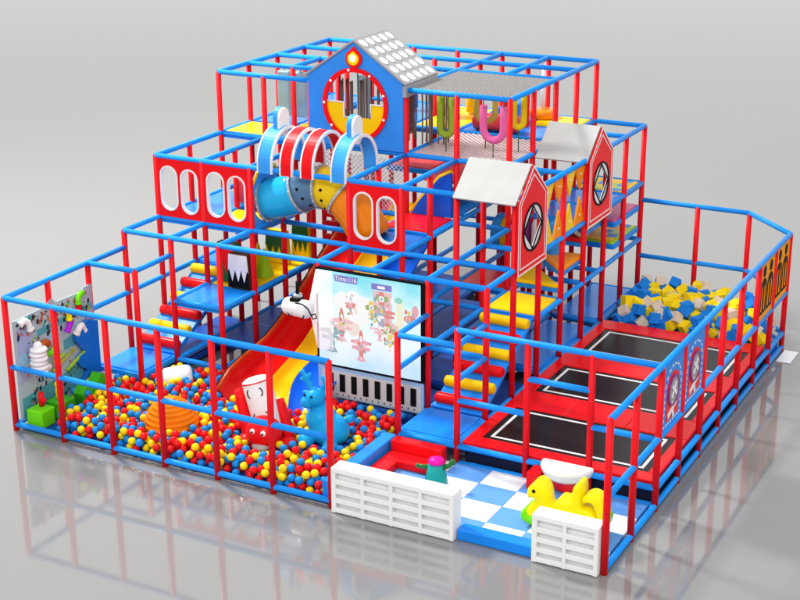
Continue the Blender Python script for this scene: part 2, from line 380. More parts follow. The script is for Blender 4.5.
# ------------------------------------------------------------ roller stairs
def stair(x0, x1, y0, y1, z0, z1, label):
    t = thing('roller_stair', label, 'stair', ((x0+x1)/2, y0, z0))
    L = math.hypot(y1-y0, z1-z0); a = math.atan2(z1-z0, y1-y0)
    mt = Matrix.Translation((0, y0, z0)) @ Matrix.Rotation(a, 4, 'X')
    g = M(); g.box(x0, x1, 0, L, -.09, .0, .03, 3, mtx=mt); g.build('ramp', 'vblue', t)
    n = 6
    for k in range(n):
        d = L*(k+.45)/n; c = mt @ Vector((0, d, .035)); m = 'vred' if k % 2 == 0 else 'vyel'
        g = M(); g.lathe([(.06, 0), (.085, .02), (.092, .05), (.092, x1-x0-.05), (.085, x1-x0-.02), (.06, x1-x0)], (x0, c.y, c.z), (1, 0, 0), 20)
        g.build('roll', m, t)
stair(.07, XS[1]-.06, 3.02, 4.98, L0+.02, L1, 'blue padded stair with red and yellow rolls on the left, by the ball pit')
stair(X6+.07, X7-.06, 3.02, 4.98, L0+.02, L1, 'blue padded stair with red and yellow rolls on the right, by the trampolines')
# ------------------------------------------------------------ wide triple slide
sl = thing('wave_slide', 'wide curved slide with red, yellow and blue lanes ending in the ball pit', 'slide', (3.2, 2.4, 0))
prof = [(2.08, .10), (2.25, .22), (2.45, .33), (2.8, .41), (3.2, .46), (3.6, .53), (4.0, .68), (4.5, .93), (5.0, 1.20), (5.5, 1.48), (6.0, 1.74), (6.6, 2.08), (7.2, 2.42)]
def itp(t, y):
    if y <= t[0][0]: return t[0][1]
    for (a, b), (c_, d) in zip(t, t[1:]):
        if y <= c_: return b+(d-b)*(y-a)/(c_-a)
    return t[-1][1]
B0 = [(2, 2.52), (8, 2.52)]
B1 = [(2.1, 3.18), (2.7, 3.13), (3.3, 3.07), (4.4, 3.0), (6, 3.1)]
B2 = [(2.1, 3.78), (2.4, 3.62), (2.7, 3.50), (3.3, 3.45), (4.4, 3.55), (6, 3.65)]
B3 = [(2, 4.22), (8, 4.22)]
def lane(x0, x1, m, dz, dy, wallL=False, wallR=False, name='lane'):
    n = 12; X0, X1 = x0, x1; x0, x1 = 0, 1
    cs = []
    for k in range(n+1):
        u = k/n; cs.append((u, .17*(abs(2*u-1)**2.6)))
    if wallL: cs = [(-.09, .18), (-.085, .27), (-.03, .275), (-.005, .20)] + cs[1:]
    vs = []; fs = []
    P = [(y+dy, z+dz) for y, z in prof]
    m_ = len(cs)
    for (y, z) in P:
        for (x, h) in cs: vs.append((itp(X0, y)+(itp(X1, y)-itp(X0, y))*x, y, z+h))
    for (y, z) in P:
        for (x, h) in cs: vs.append((itp(X0, y)+(itp(X1, y)-itp(X0, y))*x, y+.03, z+h-.05))
    T = len(P)*m_
    for i in range(len(P)-1):
        for k in range(m_-1):
            a = i*m_+k; fs.append([a, a+1, a+m_+1, a+m_]); fs.append([T+a, T+a+m_, T+a+m_+1, T+a+1])
    for i in range(len(P)-1):
        for k in (0, m_-1):
            a = i*m_+k; fs.append([a, a+m_, T+a+m_, T+a])
    for k in range(m_-1):
        for i in (0, len(P)-1):
            a = i*m_+k; fs.append([a, a+1, T+a+1, T+a])
    g = M(); g.add(vs, fs, 0, True); o = g.build(name, m, sl)
    s = o.modifiers.new('sub', 'SUBSURF'); s.levels = 1; s.render_levels = 2
K['slred'] = mat('red_slide_plastic', (.60, .004, .003), .2, .12, vary=.05)
K['slrim'] = mat('dark_orange_slide_rim', (.45, .045, .005), .25, .1)
K['slyel'] = mat('yellow_slide_plastic', (.93, .50, .003), .2, .12)
K['slblu'] = mat('blue_slide_plastic', (.005, .12, .74), .2, .12)
lane(B0, B1, 'slred', 0, 0.0, wallL=True)
lane(B1, B2, 'slyel', 0.004, 0.0)
lane(B2, B3, 'slblu', 0.0, -.0)
g = M(); g.path([(2.45, y, z+.27) for y, z in prof], .035, 8); g.build('side_rim', 'slrim', sl)
g = M(); g.path([(2.385, y, z+.26) for y, z in prof], .016, 6); g.build('edge_trim', 'black', sl)
g = M()
vs = []
for y, z in prof: vs += [(2.39, y, z+.27), (2.39, y, max(z-.12, .02)), (2.45, y, z+.27), (2.45, y, max(z-.12, .02))]
fs = []
for i in range(len(prof)-1):
    a = 4*i; fs += [[a, a+1, a+5, a+4], [a+2, a+6, a+7, a+3], [a, a+4, a+6, a+2], [a+1, a+3, a+7, a+5]]
g.add(vs, fs, 0, True); g.build('side_wall', 'slrim', sl)
# ------------------------------------------------------------ tube slide (through the two red panels)
tb = thing('tube_slide', 'round tube slide of cyan, smoky, yellow and orange sections joined by bolted flanges', 'tube slide', (2.9, 4.5, 2.3))
def tube_part(pts, r, m, name='tube_section'):
    g = M(); g.path(pts, r, 32, cap=False)
    o = g.build(name, m, tb); s = o.modifiers.new('solid', 'SOLIDIFY'); s.thickness = .012; s.offset = 0
    return o
def bez(p0, p1, p2, p3, n=12):
    P = [Vector(p) for p in (p0, p1, p2, p3)]
    return [P[0]*(1-t)**3+P[1]*3*t*(1-t)**2+P[2]*3*t*t*(1-t)+P[3]*t**3 for t in [k/n for k in range(n+1)]]
cl = bez((XS[2]+.03, 4.45, 2.95), (2.6, 4.5, 3.05), (2.9, 4.55, 3.42), (3.35, 4.55, 3.22), 12)+bez((3.35, 4.55, 3.22), (3.62, 4.55, 3.08), (3.75, 4.55, 2.9), (3.98, 4.55, 2.5), 8)[1:]
TR = .35
tube_part(cl[0:6], TR, 'tcyan'); tube_part(cl[5:10], TR, 'tgrey'); tube_part(cl[9:14], TR, 'tyel'); tube_part(cl[13:], TR, 'toran')
for i in (0, 5, 9, 13):
    t = (cl[i+1]-cl[max(i-1, 0)]).normalized()
    g = M(); g.lathe([(TR-.01, -.022), (TR+.032, -.022), (TR+.032, .022), (TR-.01, .022), (TR-.01, -.022)], cl[i], t, 36, sm=False, cap=False)
    u = t.orthogonal().normalized(); w = t.cross(u)
    for k in range(18):
        a = 2*PI*k/18; c = cl[i]+(u*math.cos(a)+w*math.sin(a))*(TR+.03); g.ball(c, .014, 1, 1)
    g.build('flange', ['flange', 'white'], tb)
for (i, angs) in ((7, (-.5, 0, .5)), (11, (-.45, .05, .55))):
    t = (cl[i+1]-cl[i-1]).normalized()
    side = Vector((0, -1, 0)); up = t.cross(side)
    for a in angs:
        d = (side*math.cos(a+.3)+up*math.sin(a+.3)); c = cl[i]+t*(a*.1)+d*(TR+.004)
        g = M(); g.lathe([(.028, 0), (.028, .008), (.018, .012), (0, .012)], c, d, 12); g.build('port_hole', 'black', tb)
# mouth panel of the tube (plane x = 1.95)
hb = circ(4.45, 2.95, .36, 32)
g = M(); g.board(frame_x(XS[2]-.03), [(4.06, 2.56), (4.95, 2.56), (4.95, 3.2), (4.75, 3.5), (4.25, 3.52), (4.06, 3.3)], [hb], 0, .03); g.build('mouth_panel', 'psky', tb)
g = M(); g.path([fr_(0) if False else Vector((XS[2]+.01, y, z)) for y, z in [(4.06, 3.3), (4.25, 3.52), (4.75, 3.5), (4.95, 3.2)]], .028, 8); g.build('panel_trim', 'vyel', tb)
# ------------------------------------------------------------ red window panels
def window_panel(x0, x1, y, label):
    t = thing('window_panel', label, 'panel', ((x0+x1)/2, y, B), 'red panels with white rimmed oval windows')
    fn = frame_y(y-.01); W = x1-x0
    c = [(x0+W*.29, 3.06), (x0+W*.73, 3.04)]
    z0, z1 = B+.03, C-.03
    hs = [stadium(a, b, .34, .78, 12) for a, b in c]
    g = M(); g.board(fn, [(x0+.03, z0), (x1-.03, z0), (x1-.03, z1), (x0+.03, z1)], hs, -.02, .02); g.build('board', 'pred', t)
    for a, b in c:
        g = M(); g.board(fn, stadium(a, b, .37, .81, 12), [stadium(a, b, .315, .755, 12)], -.03, .035); g.build('window_rim', 'white', t)
window_panel(0, XS[1], 4, 'red panel with two oval windows at the left end of the third level')
window_panel(XS[1], XS[2], 4, 'red panel with two oval windows directly left of the tube slide')
window_panel(XS[4], XS[5], 4, 'red panel with two oval windows right of the tube slide')
# red back pad seen through the windows, net panel
g = M(); g.box(.8, XS[2]-.1, 5.2, 5.32, B+.05, 3.0, .04); g.build('padded_wall', 'rose', label='rose padded wall seen through the leftmost oval windows', cat='padded wall')
def netpanel(fn, u0, u1, v0, v1, step, r, diag=False):
    g = M()
    def line(a, b):
        g.tube(fn(*a, 0), fn(*b, 0), r, 4, cap=False)
    W = u1-u0; H = v1-v0
    if diag:
        n = int((W+H)/step)
        for k in range(1, n):
            d = k*step
            a = (u0+min(d, W), v0+max(0, d-W)); b = (u0+max(0, d-H), v0+min(d, H)); line(a, b)
            a = (u1-min(d, W), v0+max(0, d-W)); b = (u1-max(0, d-H), v0+min(d, H)); line(a, b)
    else:
        k = 1
        while k*step < W: line((u0+k*step, v0), (u0+k*step, v1)); k += 1
        k = 1
        while k*step < H: line((u0, v0+k*step), (u1, v0+k*step)); k += 1
    return g
netpanel(frame_y(6.0), XS[2]+.06, XS[4]-.06, 2.56, 3.5, .085, .008, True).build('safety_net', 'dnet', label='white diamond mesh safety net behind the tube slide', cat='net')
# ------------------------------------------------------------ hoops above the tube
def hoop(x, m, knob, label):
    t = thing('arch_hoop', label, 'arch', (x, 4.45, C-.15), 'arch hoops standing over the tube slide')
    ro, ri, w, cz = .55, .52, (.29 if knob else .25), C+.08; cy = 4.48
    def arc(r, n=28): return [(cy+r*math.cos(a), cz+r*math.sin(a)*1.05) for a in [PI*k/n for k in range(n+1)]]
    def poly(r1, r2):
        return [(cy+r1, cz-.13)]+arc(r1)+[(cy-r1, cz-.13), (cy-r2, cz-.13)]+arc(r2)[::-1]+[(cy+r2, cz-.13)]
    g = M(); g.board(frame_x(x), poly(ro, ri), (), -w+.03, -.03); g.build('band', m, t)
    for s in (0, 1):
        g = M(); g.board(frame_x(x-s*(w-.0)), poly(ro+.008, ri-.014), (), -.025 if not s else 0, 0 if not s else .025); g.build('edge_ring', 'white', t)
    if knob:
        g = M(); g.board(frame_x(x-.1), stadium(cy, cz+ro+.10, .32, .50, 12), (), -.1, -.02); g.build('fin', 'psky', t, bevel=.01)
        g = M(); g.board(frame_x(x-.1), stadium(cy, cz+ro+.10, .30, .48, 12), (), -.017, .03); g.build('fin_face', 'white', t)
hoop(2.44, 'psky', True, 'blue arch hoop with a rounded white fin at the left end')
hoop(2.84, 'pred', False, 'left one of the two plain red arch hoops')
hoop(3.24, 'pred', False, 'right one of the two plain red arch hoops')
hoop(3.86, 'psky', True, 'blue arch hoop with a rounded white fin at the right end')
# ------------------------------------------------------------ big blue house front on top level
hs = thing('playhouse', 'blue playhouse front with a big round window and white spotted grey roof', 'playhouse', (2.92, 6, 3.6))
fn = frame_y(5.93)
hx, hz = 2.93, 4.41
g = M(); g.board(fn, [(1.97, 3.66), (3.86, 3.66), (3.86, 4.86), (2.92, 5.50), (1.97, 4.86)], [circ(hx, hz, .585, 48)], -.03, .02); g.build('front_wall', 'pblue', hs)
g = M(); g.board(fn, circ(hx, hz, .65, 48), [circ(hx, hz, .575, 48)], .022, .06); ring = g.build('window_ring', 'pred', hs)
for k in range(9):
    a = 2*PI*k/9+.35; g = M(); g.lathe([(.024, 0), (.024, .01), (.014, .02), (0, .022)], fn(hx+.612*math.cos(a), hz+.612*math.sin(a), .06), (0, -1, 0), 14); g.build('rivet', 'white', ring)
low = [(hx-.595, hz+.02)]+circ(hx, hz, .595, 30, PI, 2*PI)[1:-1]+[(hx+.595, hz+.02), (hx+.30, hz+.02), (hx+.30, hz-.22), (hx-.24, hz-.24), (hx-.24, hz+.02)]
g = M(); g.board(fn, low, (), -.02, .012); g.build('window_sill', 'vyel', hs)
g = M(); g.path([fn(*p, .02) for p in [(hx-.58, hz+.03), (hx-.24, hz+.03), (hx-.24, hz-.23), (hx+.30, hz-.21), (hx+.30, hz+.03), (hx+.58, hz+.03)]], .017, 8); g.build('sill_trim', 'white', hs)
g = M(); g.board(fn, circ(hx-.01, 5.22, .16, 20, PI*.85, PI*2.15)+[(hx-.01, 5.43)], (), .022, .058); lampb = g.build('lamp_mount', 'pred', hs, bevel=.01)
g = M(); g.board(fn, circ(hx-.01, 5.22, .11, 16, PI*.85, PI*2.15)+[(hx-.01, 5.35)], (), .0585, .08); g.build('lamp_frame', 'vyel', lampb)
g = M(); g.ball(fn(hx-.01, 5.23, .08), .062, 0, 2, (1, .6, 1)); g.build('bulb', 'glow', lampb)
# roof: two slabs from y 5.9 to 7.1
def slab(p0, p1, y0, y1, th, m, par, name):
    d = Vector((p1[0]-p0[0], 0, p1[1]-p0[1])); nrm = Vector((-d.z, 0, d.x)).normalized()
    if nrm.z < 0: nrm = -nrm
    a = Vector((p0[0], 0, p0[1])); b = Vector((p1[0], 0, p1[1])); vs = []
    for y in (y0, y1):
        for q, k in ((a, 0), (b, 0), (b, th), (a, th)): vs.append(Vector((q.x, y, q.z))+nrm*k)
    g = M(); g.add(vs, [[0, 1, 2, 3], [4, 5, 6, 7], [0, 1, 5, 4], [1, 2, 6, 5], [2, 3, 7, 6], [3, 0, 4, 7]])
    return g.build(name, m, par), nrm
ridge = (2.92, 5.51); er = (3.92, 4.83); el = (1.91, 4.83)
rf, nr = slab(ridge, er, 5.88, 7.12, .035, 'grey', hs, 'roof')
slab((2.92, 5.51), el, 5.88, 7.12, .035, 'grey', hs, 'roof')
g = M(); g.box(3.86, 3.93, 5.9, 7.1, 4.62, 4.82, .01); g.build('eave_board', 'grey', hs)
for i in range(5):
    for j in range(5):
        u = .10+.2*i; y = 6.02+.235*j
        c = Vector((ridge[0]+(er[0]-ridge[0])*u, y, ridge[1]+(er[1]-ridge[1])*u))+nr*.036
        dx = Vector((er[0]-ridge[0], 0, er[1]-ridge[1])).normalized()
        g = M(); vs = [c+dx*(.090*math.cos(a))+Vector((0, 1, 0))*(.082*math.sin(a)) for a in [2*PI*k/20 for k in range(20)]]
        vs2 = [v+nr*.006 for v in vs]; g.add(vs+vs2, [list(range(20, 40))]+[[k, (k+1) % 20, 20+(k+1) % 20, 20+k] for k in range(20)])
        g.build('roof_spot', 'white', rf)
for s, y in ((0, 5.9),):
    pass
# ropes hanging inside the house and beside it
def rope(x, y, z0, z1, r=.018):
    g = M(); n = 8; pts = [(x+random.uniform(-.004, .004), y+random.uniform(-.004, .004), z1+(z0-z1)*k/n) for k in range(n+1)]
    g.path(pts, r, 7); return g
for k in range(44):
    x = random.uniform(2.2, 3.75) if k % 3 else random.uniform(3.95, 4.4); y = random.uniform(6.3, 7.3)
    rope(x, y, C+.12, D-.02, random.uniform(.011, .019)).build('hanging_rope', 'rope', label='brown rope hanging inside the blue playhouse', cat='rope', group='brown ropes hanging behind the round window')
# teal hanging bags at the back left
for k, (x, y) in enumerate(((.66, 7.2), (1.02, 7.2), (2.15, 7.6))):
    g = M(); g.box(x-.14, x+.14, y-.06, y+.06, C+.15, D-.12, .05, 3)
    g.tube((x, y, D-.13), (x, y, D-.04), .012, 6)
    g.build('hanging_bag', 'tealp', label=['leftmost hanging teal foam bag on the top level', 'middle hanging teal foam bag on the top level', 'hanging teal foam bag nearest the playhouse'][k], cat='foam bag')
# ------------------------------------------------------------ nets of the top right cell
t = thing('net_ceiling', 'grey net stretched over the top right cage above the hanging loops', 'net', (4.85, 7, D))
g = netpanel(frame_z(D), XS[4], X6, 6, 8, .095, .0085, True); g.build('mesh', 'net', t, kind=None)
t = thing('net_floor', 'pale pink net floor under the hanging loops on the top level', 'net', (4.85, 7, C))
g = netpanel(frame_z(C), XS[4], X6, 6, 8, .11, .0095, True); g.build('mesh', 'netred', t)
g = M(); g.box(XS[4]+.2, X6-.2, 6.25, 7.8, C-.5, C-.44, .02); g.build('under_mat', 'rose', t)
# hanging foam loops
def loop(x, y, zt, w, h, r, m, ang, label, open_=True):
    t = thing('hanging_loop', label, 'hanging loop', (x, y, zt-h), 'foam loops hanging between the nets')
    d = Vector((math.cos(ang), math.sin(ang), 0)); c = Vector((x, y, zt))
    pts = [c-d*w/2]+[c-d*w/2*math.cos(a)+Vector((0, 0, -(h-w/2)-w/2*math.sin(a))) for a in [PI*k/12 for k in range(13)]]+[c+d*w/2]
    pts2 = []
    for p, q in zip(pts, pts[1:]):
        pts2 += [p.lerp(q, k/2) for k in range(2)]
    pts2.append(pts[-1])
    g = M(); g.path(pts2, r, 14); g.build('foam_tube', m, t)
    g = M(); g.tube(c-d*w/2, c-d*w/2+Vector((0, 0, D-zt)), .01, 6); g.tube(c+d*w/2, c+d*w/2+Vector((0, 0, D-zt)), .01, 6); g.build('cord', 'rope', t)
    g = M(); b = c+Vector((0, 0, -h)); g.tube(b, (b.x, b.y, C+.01), .01, 6); g.build('anchor_cord', 'dgrn', t)
K['fgrn'] = mat('olive_green_foam', (.30, .42, .03), .6, vary=.08)
K['foliv'] = mat('ochre_foam', (.55, .42, .08), .6, vary=.08)
K['fpink'] = mat('pink_foam', (.78, .14, .36), .6, vary=.05)
K['fyl2'] = mat('bright_yellow_foam', (.82, .66, .01), .6, vary=.05)
loop(4.42, 6.45, 4.58, .22, .66, .060, 'fgrn', .1, 'olive green foam loop nearest the playhouse')
loop(4.92, 7.0, 4.6, .34, .50, .052, 'foliv', .2, 'ochre foam loop behind the front post of the net cage')
loop(5.32, 6.45, 4.50, .40, .58, .066, 'fpink', -.1, 'pink foam loop, the widest one')
loop(5.55, 7.0, 4.62, .17, .56, .054, 'fyl2', .5, 'bright yellow foam loop at the right corner of the cage')
g = M(); g.lathe([(.12, 0), (.16, .03), (.16, .87), (.12, .9)], (4.12, 8.25, C+.19), (1, 0, 0), 24); g.build('foam_roller', 'rose', label='rose foam roller lying behind the pink hanging loop', cat='foam roller')
g = M(); g.board(frame_y(8.9), [(4.1, C+.03), (4.8, C+.03), (4.8, C+.46), (4.62, C+.50), (4.1, C+.2)], (), -.2, .2); g.build('foam_wedge', 'vblue', label='blue foam wedge behind the rose roller', cat='foam wedge', bevel=.02)
t = thing('spinning_pole', 'orange round seat on a white pole at the back of the top level', 'spinner', (4.9, 9.65, C+.03))
g = M(); g.lathe([(.25, 0), (.27, .03), (.27, .12), (.24, .15), (0, .16)], (4.9, 9.65, C+.05), n=28); g.build('seat', 'toran', t)
g = M(); g.tube((4.9, 9.65, C+.2), (4.9, 9.65, D-.05), .04, 14); g.build('pole', 'white', t)
for k, (x, y) in enumerate(((3.3, 8.9), (3.55, 9.4), (2.3, 9.2))):
    g = M(); g.lathe([(.10, 0), (.14, .03), (.14, .6), (.10, .63)], (x, y, C+.06), (0, 0, 1), 20)
    g.build('foam_pillar', 'vyel' if k != 2 else 'vblue', label=['left yellow foam pillar behind the hanging ropes', 'right yellow foam pillar behind the hanging ropes', 'blue foam pillar seen through the round window'][k], cat='foam pillar')
# ------------------------------------------------------------ things on the middle levels
t = thing('barrel_roller', 'multicoloured horizontal barrel on the second level behind the red posts', 'barrel', (5.3, 7.8, 1.9))
for k, m in enumerate(('psky', 'vyel', 'purple', 'white', 'voran', 'psky')):
    g = M(); g.lathe([(.30, 0), (.335, .03), (.335, .14), (.30, .17)], (4.9+.17*k, 7.6, 1.95), (1, 0, 0), 28); g.build('stripe', m, t)
for k, (x, m, lab) in enumerate(((5.75, 'purple', 'purple punching bag hanging near the front red house'), (6.0, 'white', 'white punching bag beside the purple one'), (6.3, 'psky', 'light blue punching bag behind the front red house'))):
    g = M(); g.lathe([(.05, 0), (.11, .03), (.115, .1), (.115, .8), (.09, .88), (.02, .92)], (x, 6.9, 1.58), n=20); g.tube((x, 6.9, 2.5), (x, 6.9, B), .012, 6); g.build('punching_bag', m, label=lab, cat='punching bag')
t = thing('fin_panel', 'navy curved fin panel with yellow trim behind the red window panel', 'panel', (4.4, 5.9, B))
fp = [(4.0, 2.6), (4.78, 2.6), (4.78, 3.42), (4.55, 3.3), (4.3, 3.02), (4.12, 2.8)]
g = M(); g.board(frame_y(5.95), fp, (), -.03, .03); g.build('board', 'slblu', t)
g = M(); g.path([frame_y(5.95)(*p, 0) for p in fp[2:]+[fp[0]]], .035, 8); g.build('trim', 'vyel', t)
t = thing('curved_slide', 'brown and orange half pipe slide beyond the fin panel', 'slide', (5.3, 7.5, 2.7))
g = M(); P = [(4.6+.9*k/10, 6.9+.9*math.sin(PI*k/10)*.6, 2.75+.55*(k/10)) for k in range(11)]; g.path(P, .24, 20, cap=False); o = g.build('trough', 'toran', t); s = o.modifiers.new('s', 'SOLIDIFY'); s.thickness = .015
g = M(); g.path([(x, y-.25, z+.05) for x, y, z in P], .03, 8); g.build('rim', 'brown', t)
deck(XS[3], XS[4], 7, 9, 3.1, 'rose', 'rose platform high behind the arch hoops')
# mountain blocks and cones
def mountain(x, y, z, w, h, d, top, bot, lab, rz=0):
    t = thing('mountain_block', lab, 'foam block', (x, y, z), 'mountain shaped foam blocks on the second level')
    fn = frame_y(y); zz = [(x+w*(-.5+k/8), z+h*(.42 if k % 2 else .12)) for k in range(9)]
    out = [(x-w*.42, z+h), (x+w*.40, z+h*.97)]
    def side(v): pass
    g = M(); g.board(fn, [(x-w*.5, z), (x+w*.5, z), (x+w*.41, z+h), (x-w*.41, z+h)], (), -d, 0); o = g.build('body', bot[0], t, bevel=.01)
    up = [(x-w*.455, z+h*.5)]+[(x+w*(-.40+.8*k/6), z+h*(.2 if k % 2 else .55)) for k in range(7)]+[(x+w*.455, z+h*.5), (x+w*.405, z+h-.01), (x-w*.405, z+h-.01)]
    g = M(); g.board(fn, up, (), .003, .014); g.build('snow_cap', top, t)
    g = M(); g.board(fn, [(x-w*.49, z+.01), (x+w*.49, z+.01), (x+w*.44, z+h*.52), (x-w*.44, z+h*.52)], (), .0, .0028); g.build('foot', bot[1], t)
mountain(1.27, 4.16, L1+.03, .44, .72, .16, 'pred', ('dgrn', 'dgrn'), 'foam block with a red zigzag top over green')
mountain(1.66, 3.96, L1+.03, .46, .62, .24, 'white', ('brown', 'black'), 'foam block with a white zigzag top over black')
mountain(1.45, 5.5, L1+.03, .5, .62, .12, 'dgrn', ('vyel', 'vyel'), 'foam block with a dark green zigzag top over yellow')
mountain(1.72, 5.9, L1+.03, .4, .66, .12, 'dgrn', ('vyel', 'vyel'), 'rear foam block with a green zigzag top over yellow')
g = M(); g.lathe([(.17, 0), (.165, .03), (.02, .5), (0, .51)], (1.68, 4.75, L1+.03), n=4, sm=False); g.build('foam_cone', 'lime', label='lime foam pyramid right of the white topped block', cat='foam cone')
g = M(); g.lathe([(.15, 0), (.02, .52), (0, .53)], (1.42, 4.95, L1+.03), n=5, sm=False); g.build('foam_cone', 'vyel', label='yellow foam pyramid behind the white topped block', cat='foam cone')
t = thing('striped_gate', 'red barred padded gate below the tube mouth', 'gate', (2.4, 6.3, 1.4))
for z in (1.5, 1.75, 2.0, 2.2):
    g = M(); g.box(2.05, 2.9, 6.2, 6.32, z, z+.12, .03); g.build('bar', 'vred', t)
g = M(); g.box(2.1, 2.9, 6.5, 6.6, 1.45, 2.4, .03); g.build('back_pad', 'vyel', t)
# ------------------------------------------------------------ house fronts on the right side
def housefront(y0, y1, label, roof_label):
    yc = (y0+y1)/2; t = thing('house_front', label, 'house front', (X7, yc, B), 'red house fronts on the right side of the frame')
    fn = frame_x(X7+.06)
    def outl(m): return [(y0-.06+m, 2.42+m*1.2), (y1+.08-m, 2.42+m*1.2), (y1+.08-m, 3.58-m*.3), (yc, 4.09-m*1.6), (y0-.06+m, 3.58-m*.3)]
    cz, rr = 3.10, .37
    dia = [(yc-rr*.93, cz), (yc, cz-rr*.93), (yc+rr*.93, cz), (yc, cz+rr*.93)]
    hole = circ(yc, cz, rr, 40)
    g = M(); g.board(fn, outl(0), [hole], 0, .03); g.build('wall', 'pred', t)
    for m, w in ((0.0, .022), (.075, .018)):
        g = M(); g.board(fn, outl(m), [outl(m+w)], .0315, .036); g.build('outline', 'white', t)
    g = M(); g.board(fn, circ(yc, cz, rr+.018, 40), [circ(yc, cz, rr-.012, 40)], .0, .045); wr = g.build('window_ring', 'black', t)
    g = M(); g.board(fn, circ(yc, cz, rr-.01, 40), [dia], .008, .026); g.build('window_pane', 'white', t)
    g = M()
    for a, b in zip(dia, dia[1:]+dia[:1]): g.tube(fn(*a, .034), fn(*b, .034), .011, 6)
    g.tube(fn(yc, cz-rr, .034), fn(yc, cz-rr*.9, .034), .014, 6)
    g.build('cross_bar', 'black', t)
    # roof board sloping towards the front
    rt = thing('roof_board', roof_label, 'roof board', (X7-.5, yc, 3.6), 'pale grey roof boards of the red house fronts')
    for (ya, za, yb, zb, nm) in ((yc, 4.08, y0-.1, 3.57, 'front_slope'), (yc, 4.08, y1+.1, 3.57, 'rear_slope')):
        d = Vector((0, yb-ya, zb-za)); n = Vector((0, -d.z, d.y)).normalized()
        if n.z < 0: n = -n
        vs = []
        for x in ((X6-.02) if y0 < 5 else X6+.10, X7+.05):
            for q, k in (((ya, za), 0), ((yb, zb), 0), ((yb, zb), .03), ((ya, za), .03)): vs.append(Vector((x, q[0], q[1]))+n*k)
        g = M(); g.add(vs, [[0, 1, 2, 3], [4, 5, 6, 7], [0, 1, 5, 4], [1, 2, 6, 5], [2, 3, 7, 6], [3, 0, 4, 7]]); g.build(nm, 'lgrey', rt)
housefront(4, 5, 'nearer red house front with a round diamond window', 'pale grey roof board above the nearer red house front')
housefront(7, 8, 'farther red house front with a round diamond window', 'pale grey roof board above the farther red house front')
# triangle bunting
t = thing('triangle_bunting', 'orange and yellow triangles lining the opening between the red house fronts', 'bunting', (X7, 6, B))
fn = frame_x(X7-.02)
for k in range(4):
    y0 = 5.12+.47*k; m = 'voran' if k % 2 else 'vyel'
    g = M(); g.board(fn, [(y0, C-.06), (y0+.45, C-.06), (y0+.225, C-.46)], (), -.01, .02); f = g.build('flag', m, t)
    g = M(); g.lathe([(.022, 0), (.022, .008), (0, .012)], fn(y0+.225, C-.18, .02), (1, 0, 0), 12); g.build('rivet', 'white', f)
    g = M(); g.board(fn, [(y0, B+.05), (y0+.45, B+.05), (y0+.225, B+.52)], (), -.01, .02); f = g.build('flag', 'voran' if k % 2 else 'vyel', t)
    g = M(); g.lathe([(.022, 0), (.022, .008), (0, .012)], fn(y0+.225, B+.2, .02), (1, 0, 0), 12); g.build('rivet', 'white', f)
# ------------------------------------------------------------ projection screen
sc = thing('projection_screen', 'large bright game screen with black piano key panel beneath', 'screen', (4.8, 3, 0))
sx0, sx1, sz0, sz1 = XS[4]+.02, XS[6]-.04, .84, 2.44
fn = frame_y(2.93)
def screen_mat():
    m = bpy.data.materials.new('lit_screen'); m.use_nodes = True; nt = m.node_tree; b = nt.nodes['Principled BSDF']
    tc = nt.nodes.new('ShaderNodeTexCoord'); sp = nt.nodes.new('ShaderNodeSeparateXYZ'); nt.links.new(tc.outputs['Object'], sp.inputs[0])
    mr = nt.nodes.new('ShaderNodeMapRange'); mr.inputs['From Min'].default_value = sz0; mr.inputs['From Max'].default_value = sz1
    n = nt.nodes.new('ShaderNodeTexNoise'); n.inputs['Scale'].default_value = 1.6; n.inputs['Detail'].default_value = 6
    nt.links.new(tc.outputs['Object'], n.inputs['Vector'])
    ad = nt.nodes.new('ShaderNodeMath'); ad.operation = 'MULTIPLY_ADD'; ad.inputs[1].default_value = .9
    nt.links.new(n.outputs['Fac'], ad.inputs[0]); nt.links.new(mr.outputs[0], ad.inputs[2]); nt.links.new(sp.outputs['Z'], mr.inputs['Value'])
    r = nt.nodes.new('ShaderNodeValToRGB'); cr = r.color_ramp
    cr.elements[0].position = .25; cr.elements[0].color = (.52, .76, .95, 1)
    cr.elements[1].position = .93; cr.elements[1].color = (.18, .74, .86, 1)
    e = cr.elements.new(.50); e.color = (.86, .93, 1, 1)
    e = cr.elements.new(.74); e.color = (.66, .92, .98, 1)
    mr2 = nt.nodes.new('ShaderNodeMapRange'); mr2.inputs['From Min'].default_value = .0; mr2.inputs['From Max'].default_value = 1.6
    nt.links.new(ad.outputs[0], mr2.inputs['Value']); nt.links.new(mr2.outputs[0], r.inputs['Fac'])
    nt.links.new(r.outputs['Color'], b.inputs['Emission Color']); b.inputs['Emission Strength'].default_value = 1.0
    b.inputs['Base Color'].default_value = (.05, .05, .05, 1); b.inputs['Roughness'].default_value = .3
    return m
K['screen'] = screen_mat()
g = M(); g.board(fn, [(sx0, sz0), (sx1, sz0), (sx1, sz1), (sx0, sz1)], (), 0, .02); scr = g.build('display', 'screen', sc)
scrmats = {}
def em(name, c): scrmats[name] = mat('screen_'+name, (.05, .05, .05), .4, emis=c, es=.9); K['s_'+name] = scrmats[name]
em('violet', (.22, .20, .62)); em('slate', (.24, .42, .46)); em('salmon', (.78, .26, .22)); em('pinkish', (.86, .40, .48)); em('sand', (.85, .66, .16)); em('whiteglow', (1, 1, 1)); em('moss', (.30, .46, .14)); em('peach', (.95, .80, .72)); em('grey', (.42, .44, .52)); em('green', (.3, .72, .55)); em('red', (.75, .22, .16)); em('rosy', (.90, .56, .58)); em('cream', (.93, .92, .70))
def sp(poly, m, w=.023): 
    g = M(); g.board(fn, poly, (), .0205, w); return g
g = M()
def fig(mi, poly, w=.024): g.board(fn, poly, (), .0205, w, mi)
